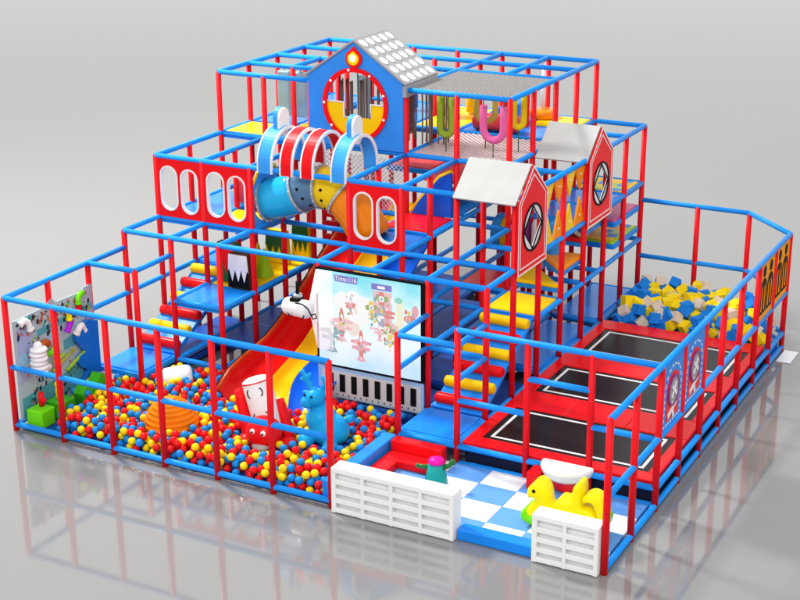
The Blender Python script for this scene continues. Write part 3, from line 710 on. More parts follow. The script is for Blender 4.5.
names = ['violet', 'slate', 'salmon', 'pinkish', 'sand', 'whiteglow', 'moss', 'peach', 'grey', 'green', 'red', 'rosy', 'cream']
I = {n: i for i, n in enumerate(names)}
fig(I['violet'], [(4.22, 2.27), (4.62, 2.27), (4.64, 2.38), (4.20, 2.38)])
fig(I['violet'], [(4.88, 2.24), (5.24, 2.24), (5.24, 2.34), (4.88, 2.34)])
# pale clouds
for cx, cz, r in ((4.35, 1.95, .16), (4.55, 2.02, .14), (4.72, 1.94, .15), (4.45, 1.8, .2), (4.66, 1.75, .18)): fig(I['whiteglow'], circ(cx, cz, r, 24), .0215)
fig(I['rosy'], [(4.9, 2.22), (5.24, 2.22), (5.24, 1.75), (5.5, 1.5), (4.95, 1.72)], .0225)
fig(I['cream'], [(5.32, 2.1), (5.44, 2.1), (5.46, 1.5), (5.30, 1.5)], .0225)
def plane(cx, cz, s, a, b, c=None, w=.026):
    fig(I[a], circ(cx, cz, .085*s, 16, ry=.5*s), w)
    for d, l in ((.12, .34), (-.06, .30)):
        fig(I[b], [(cx-l*s, cz+d*s-.05*s), (cx-.05*s, cz+d*s-.09*s), (cx+l*s, cz+d*s-.05*s), (cx+l*s, cz+d*s+.03*s), (cx, cz+d*s+.08*s), (cx-l*s, cz+d*s+.03*s)], w+.002)
    fig(I[b], [(cx-.16*s, cz-.46*s), (cx+.16*s, cz-.46*s), (cx+.06*s, cz-.32*s), (cx-.06*s, cz-.32*s)], w+.002)
    fig(I[c or 'whiteglow'], circ(cx, cz+.22*s, .05*s, 12, ry=.09*s), w+.004)
plane(4.15, 1.35, .62, 'slate', 'slate'); plane(4.33, 1.55, .6, 'salmon', 'rosy'); plane(4.68, 1.25, .55, 'salmon', 'pinkish'); plane(4.5, 1.9, .3, 'grey', 'pinkish')
plane(5.02, 1.55, .34, 'pinkish', 'rosy'); plane(5.16, 1.85, .4, 'pinkish', 'salmon')
def flower(cx, cz, s, a='sand', b='moss'):
    for k in range(4):
        an = PI/2*k+.1; fig(I[a if k % 2 else b], circ(cx+s*.6*math.cos(an), cz+s*.6*math.sin(an), s*.42, 14), .027)
    fig(I['whiteglow'], circ(cx, cz, s*.42, 16), .030); fig(I['grey'], circ(cx, cz, s*.2, 12), .0325)
flower(4.88, 1.93, .11); flower(5.06, 2.1, .12, 'salmon', 'moss'); flower(5.2, 1.58, .12); flower(5.2, 1.4, .08); flower(4.93, 1.75, .07)
fig(I['grey'], [(4.98, 1.95), (5.12, 1.95), (5.10, 1.62), (5.0, 1.68)], .0285)
fig(I['green'], circ(5.36, 2.12, .07, 16, ry=.05), .026)
fig(I['red'], circ(5.56, 1.84, .11, 20, ry=.06), .027); fig(I['whiteglow'], circ(5.53, 1.84, .04, 12), .030)
fig(I['pinkish'], circ(5.65, 1.98, .06, 14, ry=.1), .026)
fig(I['peach'], circ(4.55, 1.52, .12, 20), .0245); fig(I['peach'], circ(4.4, 1.6, .09, 20), .0245)
rs_ = random.Random(9)
for cx, cz, sp_, nn_ in ((4.15, 1.35, .12, 14), (4.33, 1.58, .14, 16), (4.66, 1.3, .13, 18), (4.5, 1.9, .09, 10), (5.05, 1.9, .14, 26), (5.18, 1.5, .12, 18), (5.56, 1.88, .08, 12), (4.9, 1.75, .1, 12)):
    for q in range(nn_):
        a_ = rs_.uniform(.008, .028); fig(rs_.choice([I[n_] for n_ in ('slate', 'salmon', 'pinkish', 'sand', 'whiteglow', 'moss', 'peach', 'grey', 'red', 'rosy', 'whiteglow')]), circ(cx+rs_.gauss(0, sp_*.6), cz+rs_.gauss(0, sp_), a_, 8, ry=a_*rs_.uniform(.6, 2)), .0335+.0002*q)
g.build('game_figures', ['s_'+n for n in names], scr)
text('Time:116', fn, 4.42, 2.325, .105, 'lettering', 's_whiteglow', scr, .0275)
g = M(); g.board(fn, [(4.99, 2.265), (5.12, 2.265), (5.12, 2.31), (4.99, 2.31)], (), .025, .0275); g.build('score_mark', 's_whiteglow', scr)
g = M(); fo = [(sx0-.02, sz0-.022), (sx1+.015, sz0-.022), (sx1+.015, sz1+.02), (sx0-.02, sz1+.02)]
g.board(fn, fo, [[(sx0+.008, sz0+.004), (sx1-.03, sz0+.004), (sx1-.03, sz1-.008), (sx0+.008, sz1-.008)]], -.03, .035); g.build('bezel', 'black', sc)
g = M(); g.box(sx0-.02, sx1+.01, 2.965, 3.02, sz0, sz1, .005); g.build('back_board', 'lgrey', sc)
K['pianoblue'] = mat('pale_blue_board', (.30, .50, .72), .35, .1)
K['pianowhite'] = mat('dull_white_board', (.60, .58, .57), .35, .1)
g = M(); g.board(fn, [(sx0-.02, .28), (sx1+.01, .28), (sx1+.01, sz0-.035), (sx0-.02, sz0-.035)], (), 0, .02); pn = g.build('key_panel', 'pianoblue', sc)
g = M(); g.board(fn, [(sx0+.06, .31), (sx1-.03, .31), (sx1-.03, .74), (sx0+.06, .74)], (), .0205, .03); g.build('key_field', 'pianowhite', pn)
for k in range(8):
    x = sx0+.17+k*.215; g = M(); g.board(fn, [(x, .40), (x+.10, .40), (x+.10, .70), (x, .70)], (), .0305, .04); g.build('black_key', 'black', pn)
for k in range(16):
    x = sx0+.12+k*.108; g = M(); g.lathe([(.013, 0), (.013, .006), (0, .008)], fn(x, .345, .03), (0, -1, 0), 10); g.build('bolt', 'black', pn)
# projector
pj = thing('projector', 'white cylindrical projector hanging in front of the slide on a black bracket', 'projector', (3.85, 2.4, 1.8))
g = M(); ax = Vector((1, -.12, .0)).normalized(); g.lathe([(.0, 0), (.09, .01), (.13, .04), (.145, .1), (.145, .44), (.12, .5), (.0, .52)], (3.58, 2.42, 1.93), ax, 28); g.build('housing', 'white', pj)
g = M(); g.box(3.74, 3.92, 2.30, 2.48, 2.04, 2.10, .02); g.tube((3.84, 2.4, 2.08), (3.84, 2.4, 2.36), .028, 10); g.build('bracket', 'black', pj)
g = M(); g.lathe([(.06, 0), (.075, .01), (.075, .05), (.06, .06)], (3.84, 2.4, 2.10), n=18); g.build('collar', 'flange', pj)
g = M(); g.path([(3.88, 2.26, 2.05), (4.02, 2.24, 2.06), (4.12, 2.24, 2.0), (4.17, 2.25, 1.9), (4.2, 2.25, 1.84), (4.26, 2.26, 1.86), (4.24, 2.26, 1.93), (4.18, 2.26, 1.9)], .012, 6)
g.path([(3.8, 2.265, 1.98), (3.82, 2.262, 1.88), (3.88, 2.27, 1.86), (3.95, 2.255, 1.97), (4.02, 2.25, 1.95), (4.04, 2.25, 1.86), (4.0, 2.26, 1.80)], .010, 6)
g.path([(3.72, 2.29, 2.02), (3.70, 2.272, 1.92), (3.74, 2.28, 1.83), (3.8, 2.28, 1.8)], .009, 6)
g.build('cable', 'black', pj)
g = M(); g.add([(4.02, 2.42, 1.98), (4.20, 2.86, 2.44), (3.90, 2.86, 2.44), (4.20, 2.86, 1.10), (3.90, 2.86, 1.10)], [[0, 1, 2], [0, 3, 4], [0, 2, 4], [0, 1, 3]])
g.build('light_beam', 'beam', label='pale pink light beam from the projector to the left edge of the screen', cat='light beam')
# ------------------------------------------------------------ ball pit surroundings
g = M(); g.box(.06, X6-.06, .06, 2.9, .008, .03, .005); g.build('pit_mat', 'navy', label='dark blue mat under the balls of the pit', cat='mat')
t = thing('padded_wall', 'long blue padded wall between the ball pit and the toddler corner', 'padded wall', (X6-.1, 1, 0))
g = M(); g.box(X6-.20, X6+.02, .07, 1.93, .01, .36, .03, 3); g.build('pad', 'vblue', t)
t = thing('padded_wall', 'blue padded sill below the projection screen', 'padded wall', (4.8, 2.95, 0))
g = M(); g.box(XS[4], X6-.22, 2.86, 2.95, .01, .24, .03, 3); g.build('pad', 'navy', t)
# activity wall on the left
aw = thing('activity_wall', 'clear activity board with coloured pipes and faded pictures on the left side', 'activity board', (0, 1, 0))
fn = frame_x(.02)
g = M(); g.board(fn, [(.1, .12), (2.0, .12), (2.0, 1.86), (1.8, 1.86), (1.75, 1.80), (1.1, 1.82), (1.0, 1.92), (.9, 1.82), (.1, 1.80)], (), 0, .03); bd = g.build('board', 'clear', aw)
K['sky2'] = mat('pale_blue_print', (.30, .55, .75), .3, 0)
K['padw'] = mat('muted_cyan_print', (.10, .42, .50), .3, .2, alpha=.8)
K['pviol'] = mat('lavender_print', (.42, .48, .72), .3, .2, alpha=.8)
K['prust'] = mat('rust_print', (.50, .12, .06), .4); K['pink2'] = mat('ink_print', (.02, .03, .05), .4); K['pgr'] = mat('olive_print', (.40, .42, .05), .4)
def patch(poly, m, w): 
    g = M(); g.board(fn, poly, (), .0305, w); return g
patch([(.14, .15), (.95, .15), (1.9, .35), (1.9, .62), (.14, .48)], 0, .034).build('print_patch', 'padw', bd)
patch([(.14, .72), (.6, .8), (.6, .98), (.14, .95)], 0, .034).build('print_patch', 'pviol', bd)
patch([(1.2, .95), (1.98, .95), (1.98, 1.25), (1.2, 1.12)], 0, .034).build('print_patch', 'padw', bd)
patch([(.14, 1.2), (.5, 1.25), (.5, 1.7), (.14, 1.65)], 0, .034).build('print_patch', 'pviol', bd)
patch([(.14, 1.0), (.95, 1.1), (.95, 1.35), (.14, 1.2)], 0, .0338).build('print_patch', 'sky2', bd)
patch([(.6, 1.38), (1.98, 1.45), (1.98, 1.55), (.6, 1.5)], 0, .0338).build('print_patch', 'padw', bd)
rnd = random.Random(5)
clus = [(.2+.115*q, rnd.uniform(1.45, 1.72)) for q in range(15)]+[(rnd.uniform(.2, 1.9), rnd.uniform(.3, 1.4)) for _ in range(15)]
for k in range(330):
    cy_, cz_ = clus[k % 30]; y = min(1.93, max(.17, cy_+rnd.gauss(0, .06))); z = min(1.74, max(.2, cz_+rnd.gauss(0, .11))); s = rnd.uniform(.008, .034); m = rnd.choice(['prust', 'pink2', 'pgr', 'prust', 'pink2', 'pink2', 'teal'])
    n = rnd.randint(4, 7); pl = [(y+s*rnd.uniform(.4, 1.2)*math.cos(2*PI*i/n), z+1.6*s*rnd.uniform(.4, 1.2)*math.sin(2*PI*i/n)) for i in range(n)]
    patch(pl, 0, .036+.0003*(k % 23)).build('print_mark', m, bd)
def pipe(pts, r, m):
    P = [Vector(p) for p in pts]; Q = []
    for i in range(len(P)-1):
        for k in range(3): Q.append(P[i].lerp(P[i+1], k/3))
    Q.append(P[-1])
    g = M(); g.path(Q, r, 14); 
    for e in (0, -1):
        d = (Q[1]-Q[0]) if e == 0 else (Q[-1]-Q[-2]); g.tube(Q[e]-d.normalized()*.02, Q[e]+d.normalized()*.02, r*1.18, 14)
    return g.build('pipe', m, aw)
pipe([(.1, .20, 1.74), (.12, .27, 1.78), (.13, .35, 1.72), (.13, .38, 1.60)], .05, 'white')
pipe([(.1, 1.68, 1.80), (.12, 1.60, 1.79), (.13, 1.55, 1.72), (.13, 1.55, 1.66)], .045, 'gplas'); pipe([(.13, 1.55, 1.64), (.13, 1.55, 1.58), (.12, 1.50, 1.54)], .045, 'vred')
pipe([(.13, 1.30, 1.58), (.13, 1.30, 1.47)], .045, 'yplas'); pipe([(.13, 1.32, 1.42), (.13, 1.28, 1.34), (.12, 1.24, 1.28)], .05, mat('violet_pipe', (.45, .02, .65), .3, 0))
pipe([(.13, .62, 1.10), (.13, .74, 1.05), (.13, .84, 1.06)], .045, 'gplas'); pipe([(.13, .86, 1.07), (.13, .95, 1.10)], .05, 'yplas')
pipe([(.1, 1.48, 1.16), (.14, 1.52, 1.26), (.12, 1.60, 1.27), (.1, 1.66, 1.16)], .055, 'white')
pipe([(.1, .60, 1.24), (.16, .66, 1.30), (.12, .74, 1.24)], .06, mat('rust_pipe', (.45, .10, .02), .35, 0))
pipe([(.1, .85, .72), (.12, 1.35, .92)], .026, 'pgr'); pipe([(.1, .9, .86), (.12, 1.1, .92)], .026, 'lime'); pipe([(.1, 1.2, .62), (.12, 1.6, .80)], .026, 'lime')
g = M(); prev = None
for k in range(6): g.lathe([(.06, 0), (.125, .01), (.145, .042), (.125, .074), (.06, .085)], (.22+.012*(k % 2), .40+.01*(k % 2), .86+.073*k), n=24)
g.ball((.22, .41, 1.33), .075); g.ball((.22, .62, .9), .05); g.ball((.2, .56, .86), .055); g.build('spiral_stack', 'white', aw)
wv = [(1.50, .15), (1.42, .25), (1.58, .36), (1.66, .46), (1.50, .56), (1.42, .66), (1.46, .76), (1.60, .80), (1.50, .92), (1.42, 1.05), (1.46, 1.2), (1.60, 1.30), (1.76, 1.32), (1.98, 1.24), (1.98, .15)]
g = M(); g.board(frame_x(.06), wv, (), 0, .09); g.build('wave_block', mat('deep_blue_plastic', (.008, .15, .62), .25, .1), aw, bevel=.02)
# green blocks beside it
def cube_block(x0, x1, y0, y1, z1, m, lab):
    g = M(); g.box(x0, x1, y0, y1, .03, z1, .035, 3); return g.build('toy_block', m, label=lab, cat='block')
cube_block(.12, .44, .12, .44, .33, 'gplas', 'green block at the front left corner of the ball pit')
cube_block(.16, .48, .55, .90, .33, 'vgrn', 'green block behind the corner one under the activity board')
g = M(); g.tube((.26, .34, .34), (.26, .34, .56), .045, 14); g.tube((.26, .34, .45), (.36, .30, .46), .036, 12); g.build('toy_pipe', 'vred', label='red pipe piece standing on the front green block', cat='toy')
g = M(); g.tube((.3, .70, .34), (.3, .70, .54), .045, 14); g.ball((.3, .70, .58), .055); g.tube((.3, .70, .46), (.41, .66, .52), .032, 12); g.build('toy_figure', 'yplas', label='small yellow peg toy on the rear green block', cat='toy')
g = M()
for k in range(5): g.lathe([(.05, 0), (.075, .02), (.05, .04)], (.3+.1*k, 1.25+.12*k, .30+.03*math.sin(k*2)), (.6, .7, 0), 14)
g.board(frame_x(.3), [(1.1, .05), (1.7, .05), (1.75, .42), (1.55, .5), (1.4, .34), (1.2, .45), (1.05, .3)], (), 0, .2); g.build('caterpillar_block', 'vgrn', label='green wavy block against the foot of the activity board', cat='toy')
# white cushion next to the stair foot
g = M(); g.lathe([(.02, 0), (.16, .02), (.20, .07), (.20, .42), (.16, .5), (.02, .53)], (1.16, 2.3, .22), (.75, .55, .12), 28); g.build('bolster', 'white', label='white cylindrical bolster beside the low left platform', cat='bolster')
# orange beehive dome
g = M(); prf = []
R0 = .43
for k in range(9):
    a = PI/2*k/9; r = R0*math.cos(a); z = .04+.5*math.sin(a); prf += [(r*.965, z), (r*1.02, z+.020), (r*1.01, z+.035)]
prf += [(0.05, .56), (0, .565)]
g.lathe([(R0*.95, .03)]+prf, (2.40, .88, .12), n=36); g.build('ribbed_dome', mat('orange_rubber', (.98, .25, .003), .38, 0), label='orange ribbed dome half sunk in the balls', cat='dome')
# red and white cow toy
cw = thing('cow_rider', 'red cow toy with a tall white cylinder body and black curved marks', 'rocking toy', (3.95, 1.3, 0))
ax = Vector((-.33, .06, 1)).normalized(); base = Vector((4.03, 1.22, .26)); u = Vector((1, 0, .3)).normalized()
g = M(); g.lathe([(.2, 0), (.225, .03), (.225, .84), (.21, .89), (.16, .92), (.08, .935), (0, .94)], base, ax, 36); body = g.build('body', 'white', cw)
g = M(); g.lathe([(.222, .855), (.233, .858), (.233, .870), (.218, .875)], base, ax, 36, cap=False); g.build('rim', 'vred', cw)
side = Vector((.25, -1, .3)); side = (side-ax*side.dot(ax)).normalized(); sd = ax.cross(side)
def arcmark(h, sgn, r=.065):
    pts = []
    for k in range(9):
        a = -1.1+2.2*k/8; off = sgn*(.56+.28*math.cos(a)-.28); hh = h+r*math.sin(a)*1.1
        d = side*math.cos(off)+sd*math.sin(off)*1; pts.append(base+ax*hh+d*.228)
    g = M(); g.path(pts, .010, 6); g.build('mark', 'black', body)
for h in (.72, .34):
    for sg in (-1, 1): arcmark(h, sg)
fc = base+side*.27+ax*.12
g = M(); g.ball(fc, .29, 0, 3, (1, .9, .88)); head = g.build('snout', 'vred', cw)
g = M(); g.ball(fc+Vector((.03, -.16, -.17)), .14, 0, 3, (1, .8, .6)); g.build('chin', 'lgrey', head)
for sx in (-.03, .16):
    g = M(); g.ball(fc+Vector((sx-.02, -.235, .09)), .045, 0, 2, (1, .6, 1)); g.build('eye', 'white', head)
    g = M(); g.ball(fc+Vector((sx-.015, -.268, .088)), .017, 0, 2); g.build('pupil', 'black', head)
for P in ([(3.74, 1.12, .10), (3.66, 1.12, .40), (3.54, 1.16, .80), (3.49, 1.18, .93)], [(4.36, 1.28, .10), (4.25, 1.33, .38), (4.12, 1.38, .70), (4.08, 1.40, .80)]):
    g = M(); g.path(P, [.12, .10, .085, .07], 18); g.build('leg', 'vred', cw)
    g = M(); g.ball(Vector(P[0])+Vector((0, -.12, .08)), .15, 0, 3, (1, 1.15, .9)); g.build('foot', 'vred', cw)
# blue deer hopper
def blob(name, mb, m, vox=.014, parent=None, **kw):
    o = mb.build(name, m, parent, **kw)
    r = o.modifiers.new('remesh', 'REMESH'); r.mode = 'VOXEL'; r.voxel_size = vox; r.use_smooth_shade = True
    s = o.modifiers.new('smooth', 'SMOOTH'); s.factor = .5; s.iterations = 6
    return o
dr = thing('hopping_deer', 'bright blue inflatable deer with antlers sitting in the balls', 'toy deer', (4.85, 1.5, .1))
g = M(); c = Vector((4.86, 1.5, .42))
g.ball(c+Vector((.04, 0, 0)), .31, 0, 3, (1.08, .9, .85)); g.ball(c+Vector((-.08, -.02, .16)), .24, 0, 3)
g.path([c+Vector((-.1, 0, .1)), c+Vector((-.12, -.02, .30)), c+Vector((-.13, -.04, .44))], [.19, .14, .12], 18)
hd = c+Vector((-.14, -.08, .52)); g.ball(hd, .15, 0, 3, (1, 1.1, .95)); g.ball(hd+Vector((-.09, -.1, -.06)), .10, 0, 3)
g.ball(hd+Vector((-.17, .03, .03)), .055, 0, 2, (1.5, .7, .8)); g.ball(hd+Vector((.18, .05, .08)), .055, 0, 2, (1.5, .7, .9))
for s in (-1, 1):
    b0 = hd+Vector((s*.09, .04, .1)); b1 = b0+Vector((s*.07, 0, .14)); b2 = b1+Vector((s*.08, 0, .12))
    g.path([b0, b1, b2], [.045, .04, .034], 12); g.tube(b1, b1+Vector((-s*.05, 0, .1)), .034, 10); g.tube(b1, b1+Vector((s*.1, 0, .0)), .034, 10); g.ball(b2, .042)
    g.ball(b1+Vector((s*.1, 0, 0)), .032); g.ball(b1+Vector((-s*.05, 0, .1)), .03)
g.ball(c+Vector((.40, 0, .24)), .07); g.ball(c+Vector((-.22, -.26, -.14)), .13, 0, 3); g.ball(c+Vector((.22, -.28, -.16)), .13, 0, 3)
blob('body', g, 'cyan', parent=dr)
g = M(); g.ball(hd+Vector((-.11, -.13, .06)), .02); g.ball(hd+Vector((.02, -.15, .06)), .02); g.build('eye', 'black', dr)
# ------------------------------------------------------------ toddler corner
t = thing('tiled_mat', 'soft floor mat of light blue and white squares in the toddler corner', 'mat', (7.9, 1, 0))
gb, gw = M(), M()
xe = [X6+.03, 6.83, 7.42, 8.02, 8.62, 9.2, XT-.08]; ye = [.32, .62, 1.2, 1.75, 1.95]
ye = [.06, .45, .98, 1.5, 1.97]
for i in range(6):
    for j in range(4):
        (gw if (i+j) % 2 else gb).box(xe[i]+.002, xe[i+1]-.002, ye[j]+.002, ye[j+1]-.002, .01, .085, .006, 1)
gb.build('blue_tile', 'floorblue', t); gw.build('white_tile', 'floorwhite', t)
g = M(); g.box(7.82, 8.93, -.06, .16, .005, .17, .025, 3); g.build('padded_kerb', 'vblue', label='blue padded kerb at the open front of the toddler corner', cat='padded kerb')
def slat_box(x0, x1, label, cols):
    t = thing('slatted_fence', label, 'fence', ((x0+x1)/2, 0, 0), 'white slatted box fences at the front')
    y0, y1, H = -.14, .12, .70; e = .05
    g = M(); g.box(x0+.01, x1-.01, y0+.075, y0+.12, .01, H-.03, .004); g.build('backing', 'white', t)
    g = M(); g.box(x0, x1, y0+.125, y1, .01, H, .01); g.box(x0, x0+.04, y0+.055, y0+.122, .01, H-.01, .004); g.box(x1-.04, x1, y0+.055, y0+.122, .01, H-.01, .004)
    g.build('core', 'white', t)
    W = (x1-x0-e*2.0)/cols
    g = M()
    for k in range(cols+1):
        x = x0+e*.4+k*W if k < cols else x1-e*1.2
        g.box(x if k else x0, (x+e) if k < cols else x1, y0, y0+.052, .012, H-.006, .006)
    g.box(x0+.001, x1-.001, y0-.003, y1+.003, H-.07, H+.004, .008)
    g.build('upright', 'white', t)
    for r in range(4):
        z = .015+r*.145
        g = M(); g.box(x0+.004, x1-.004, y0+.006, y0+.05, z, z+.070, .006); g.build('slat', 'white', t)
slat_box(5.90, 7.80, 'long white slatted box fence in front of the red bench', 4)
slat_box(8.94, 9.86, 'short white slatted box fence in front of the yellow toy', 2)
# red corner bench
t = thing('corner_bench', 'red padded L shaped bench in the corner below the blue platform', 'bench', (6.2, 1.6, .08))
g = M(); g.box(5.87, 6.72, 1.66, 1.86, .09, .38, .03, 3); g.build('backrest', 'vred', t)
g = M(); g.box(5.87, 6.72, 1.36, 1.655, .09, .22, .03, 3); g.build('seat', 'vred', t)
g = M(); g.box(5.87, 6.16, .75, 1.355, .09, .22, .03, 3); g.build('seat', 'vred', t)
# teal bag toy
t = thing('cactus_toy', 'small teal cone toy with a magenta top and two dark arms', 'toy', (6.9, 1.2, .09))
g = M(); g.lathe([(.17, 0), (.18, .03), (.15, .17), (.12, .33), (.08, .36)], (6.9, 1.15, .09), n=7); g.build('body', 'teal', t)
g = M(); g.lathe([(.115, 0), (.12, .03), (.11, .06), (.05, .085), (0, .09)], (6.9, 1.15, .44), n=20); g.build('top', 'mag', t)
g = M(); g.path([(6.8, 1.15, .36), (6.7, 1.12, .35), (6.62, 1.1, .36)], [.035, .035, .03], 10); g.ball((6.62, 1.1, .36), .035); g.build('arm', 'dgrn', t)
g = M(); g.path([(7.0, 1.15, .38), (7.08, 1.18, .42), (7.14, 1.2, .48)], [.035, .04, .035], 10); g.ball((7.14, 1.2, .48), .05); g.build('arm', 'dgrn', t)
# drum
t = thing('drum_seat', 'half round red seat with a white bowl shaped top behind the yellow toy', 'round seat', (8.6, 1.7, .09))
def half(prof, cx, cy, n=24):
    g = M(); vs = []; fs = []
    for r, z in prof:
        for k in range(n+1):
            a = PI+PI*k/n; vs.append((cx+r*math.cos(a), cy+r*math.sin(a), z))
    for i in range(len(prof)-1):
        for k in range(n):
            a = i*(n+1)+k; fs.append([a, a+1, a+n+2, a+n+1])
        a = i*(n+1); fs.append([a, a+n+1, a+2*n+1, a+n])
    fs.append(list(range(n+1))); fs.append([(len(prof)-1)*(n+1)+k for k in range(n+1)])
    g.add(vs, fs, 0, False); return g
half([(.16, .09), (.20, .11), (.25, .22), (.31, .30)], 8.62, 1.93).build('base', 'vred', t)
half([(.315, .302), (.36, .35), (.395, .44), (.385, .475), (.36, .485)], 8.62, 1.93).build('bowl', 'white', t)
g = M(); g.box(8.10, 8.30, 1.62, 1.93, .09, .36, .03); g.build('side_block', 'vred', t)
# snail rider
def smooth_poly(P, k=4):
    Q = []; n = len(P)
    for i in range(n):
        p0, p1, p2, p3 = [Vector(P[(i+j) % n]) for j in (-1, 0, 1, 2)]
        for q in range(k):
            t_ = q/k; Q.append(tuple(.5*((2*p1)+(p2-p0)*t_+(2*p0-5*p1+4*p2-p3)*t_*t_+(3*p1-p0-3*p2+p3)*t_**3)))
    return Q
sn = thing('rocking_toy', 'yellow and green rocking animal with a long neck and high seat back', 'rocking toy', (9.05, .75, .09))
yc = .78; fn = frame_y(yc)
yel = [(8.55, .14), (8.53, .28), (8.58, .40), (8.66, .48), (8.63, .51), (8.56, .51), (8.54, .56), (8.56, .66), (8.64, .73), (8.73, .72), (8.80, .62), (8.84, .42), (8.92, .47), (8.98, .55), (9.10, .56), (9.17, .60), (9.20, .78), (9.24, .84), (9.29, .83), (9.31, .74), (9.32, .52), (9.42, .50), (9.52, .42), (9.58, .26), (9.52, .14), (8.8, .12)]
def bulge(poly, h, m, nm, inset=.035):
    g = M(); Q = smooth_poly(poly); n = len(Q); A_ = sum(Q[i][0]*Q[(i+1) % n][1]-Q[(i+1) % n][0]*Q[i][1] for i in range(n)); sg = 1 if A_ > 0 else -1
    def off(d):
        O = []
        for i in range(n):
            a_, b_ = Vector(Q[i-1]), Vector(Q[(i+1) % n]); t_ = (b_-a_).normalized(); O.append((Q[i][0]-t_.y*d*sg, Q[i][1]+t_.x*d*sg))
        return O
    rings = [(-h, inset), (-h+.012, inset*.45), (-h+.035, 0), (h-.035, 0), (h-.012, inset*.45), (h, inset)]; vs = []; fs = []
    for w_, d in rings: vs += [fn(p_[0], p_[1], w_) for p_ in off(d)]
    for r_ in range(5):
        for i in range(n): j = (i+1) % n; fs.append([r_*n+i, r_*n+j, (r_+1)*n+j, (r_+1)*n+i])
    g.add(vs, fs, 0, True)
    tri = tessellate_polygon([[Vector((p_[0], p_[1], 0)) for p_ in off(inset)]])
    g.add([vs[i] for i in range(n)]+[vs[5*n+i] for i in range(n)], [list(t_) for t_ in tri]+[[i+n for i in t_] for t_ in tri], 0, True)
    return g.build(nm, m, sn)
bulge(yel, .18, 'yplas', 'body')
g = M(); g.ball((8.65, yc-.182, .635), .026); g.build('eye', 'black', sn)
grn = [(8.47, .20), (8.48, .30), (8.53, .31), (8.60, .25), (8.9, .22), (9.3, .24), (9.56, .34), (9.66, .40), (9.64, .24), (9.5, .12), (9.2, .09), (8.8, .09), (8.56, .14)]
bulge(grn, .22, 'gplas', 'rocker')
bulge([(9.32, .66), (9.42, .73), (9.54, .71), (9.63, .60), (9.66, .42), (9.56, .33), (9.52, .48), (9.46, .6), (9.40, .60), (9.33, .58)], .14, 'yplas', 'tail', .02)
# ------------------------------------------------------------ trampolines
tr = thing('trampoline_deck', 'red padded deck surrounding the three trampoline beds', 'trampoline deck', (8.4, 5, .3))
tx0, tx1 = X7+.06, XT-.06
bx0, bx1 = X7+.26, 9.68
beds = [(2.33, 3.62), (4.34, 5.60), (6.34, 7.58)]
rows = [2.06]+[v for b in beds for v in b]+[8.02]
g = M()
for k in range(0, len(rows), 2): 
    n = 3
    for q in range(n): g.box(tx0+(tx1-tx0)*q/n+.002, tx0+(tx1-tx0)*(q+1)/n-.002, rows[k], rows[k+1], .32, .41, .02)
for a, b in beds:
    g.box(tx0, bx0, a+.002, b-.002, .32, .41, .02); g.box(bx1, tx1, a+.002, b-.002, .32, .41, .02)
g.build('pad', 'vred', tr)
lb = ['nearest black trampoline bed with a white outline', 'middle black trampoline bed with a white outline', 'farthest black trampoline bed, next to the foam cubes']
for k, (a, b) in enumerate(beds):
    t = thing('trampoline_bed', lb[k], 'trampoline', ((bx0+bx1)/2, (a+b)/2, .38), 'trampoline beds set in the red deck')
    g = M(); g.add([(bx0+.0, a, .395), (bx1, a, .395), (bx1, b, .395), (bx0, b, .395), (bx0, a, .38), (bx1, a, .38), (bx1, b, .38), (bx0, b, .38)], [[0, 1, 2, 3], [4, 5, 6, 7], [0, 1, 5, 4], [1, 2, 6, 5], [2, 3, 7, 6], [3, 0, 4, 7]]); g.build('bed', 'char', t)
    g = M(); o_ = [(bx0+.10, a+.09), (bx1-.10, a+.09), (bx1-.10, b-.09), (bx0+.10, b-.09)]; i_ = [(bx0+.145, a+.135), (bx1-.145, a+.135), (bx1-.145, b-.135), (bx0+.145, b-.135)]
    g.board(frame_z(.395), o_, [i_], .001, .005); g.build('outline', 'white', t)
g = M(); g.box(tx0+.05, tx1-.02, 2.12, 2.16, .02, .31, .005); g.box(tx1-.04, tx1-.01, 2.17, 8.0, .02, .31, .005); g.box(tx0, tx0+.04, 2.17, 8, .02, .31, .005); g.build('deck_shadow_sheet', mat('deck_shadow_dark', (.012, .016, .05), .5), tr)  # dark sheets standing in for the shadow beneath the trampoline deck
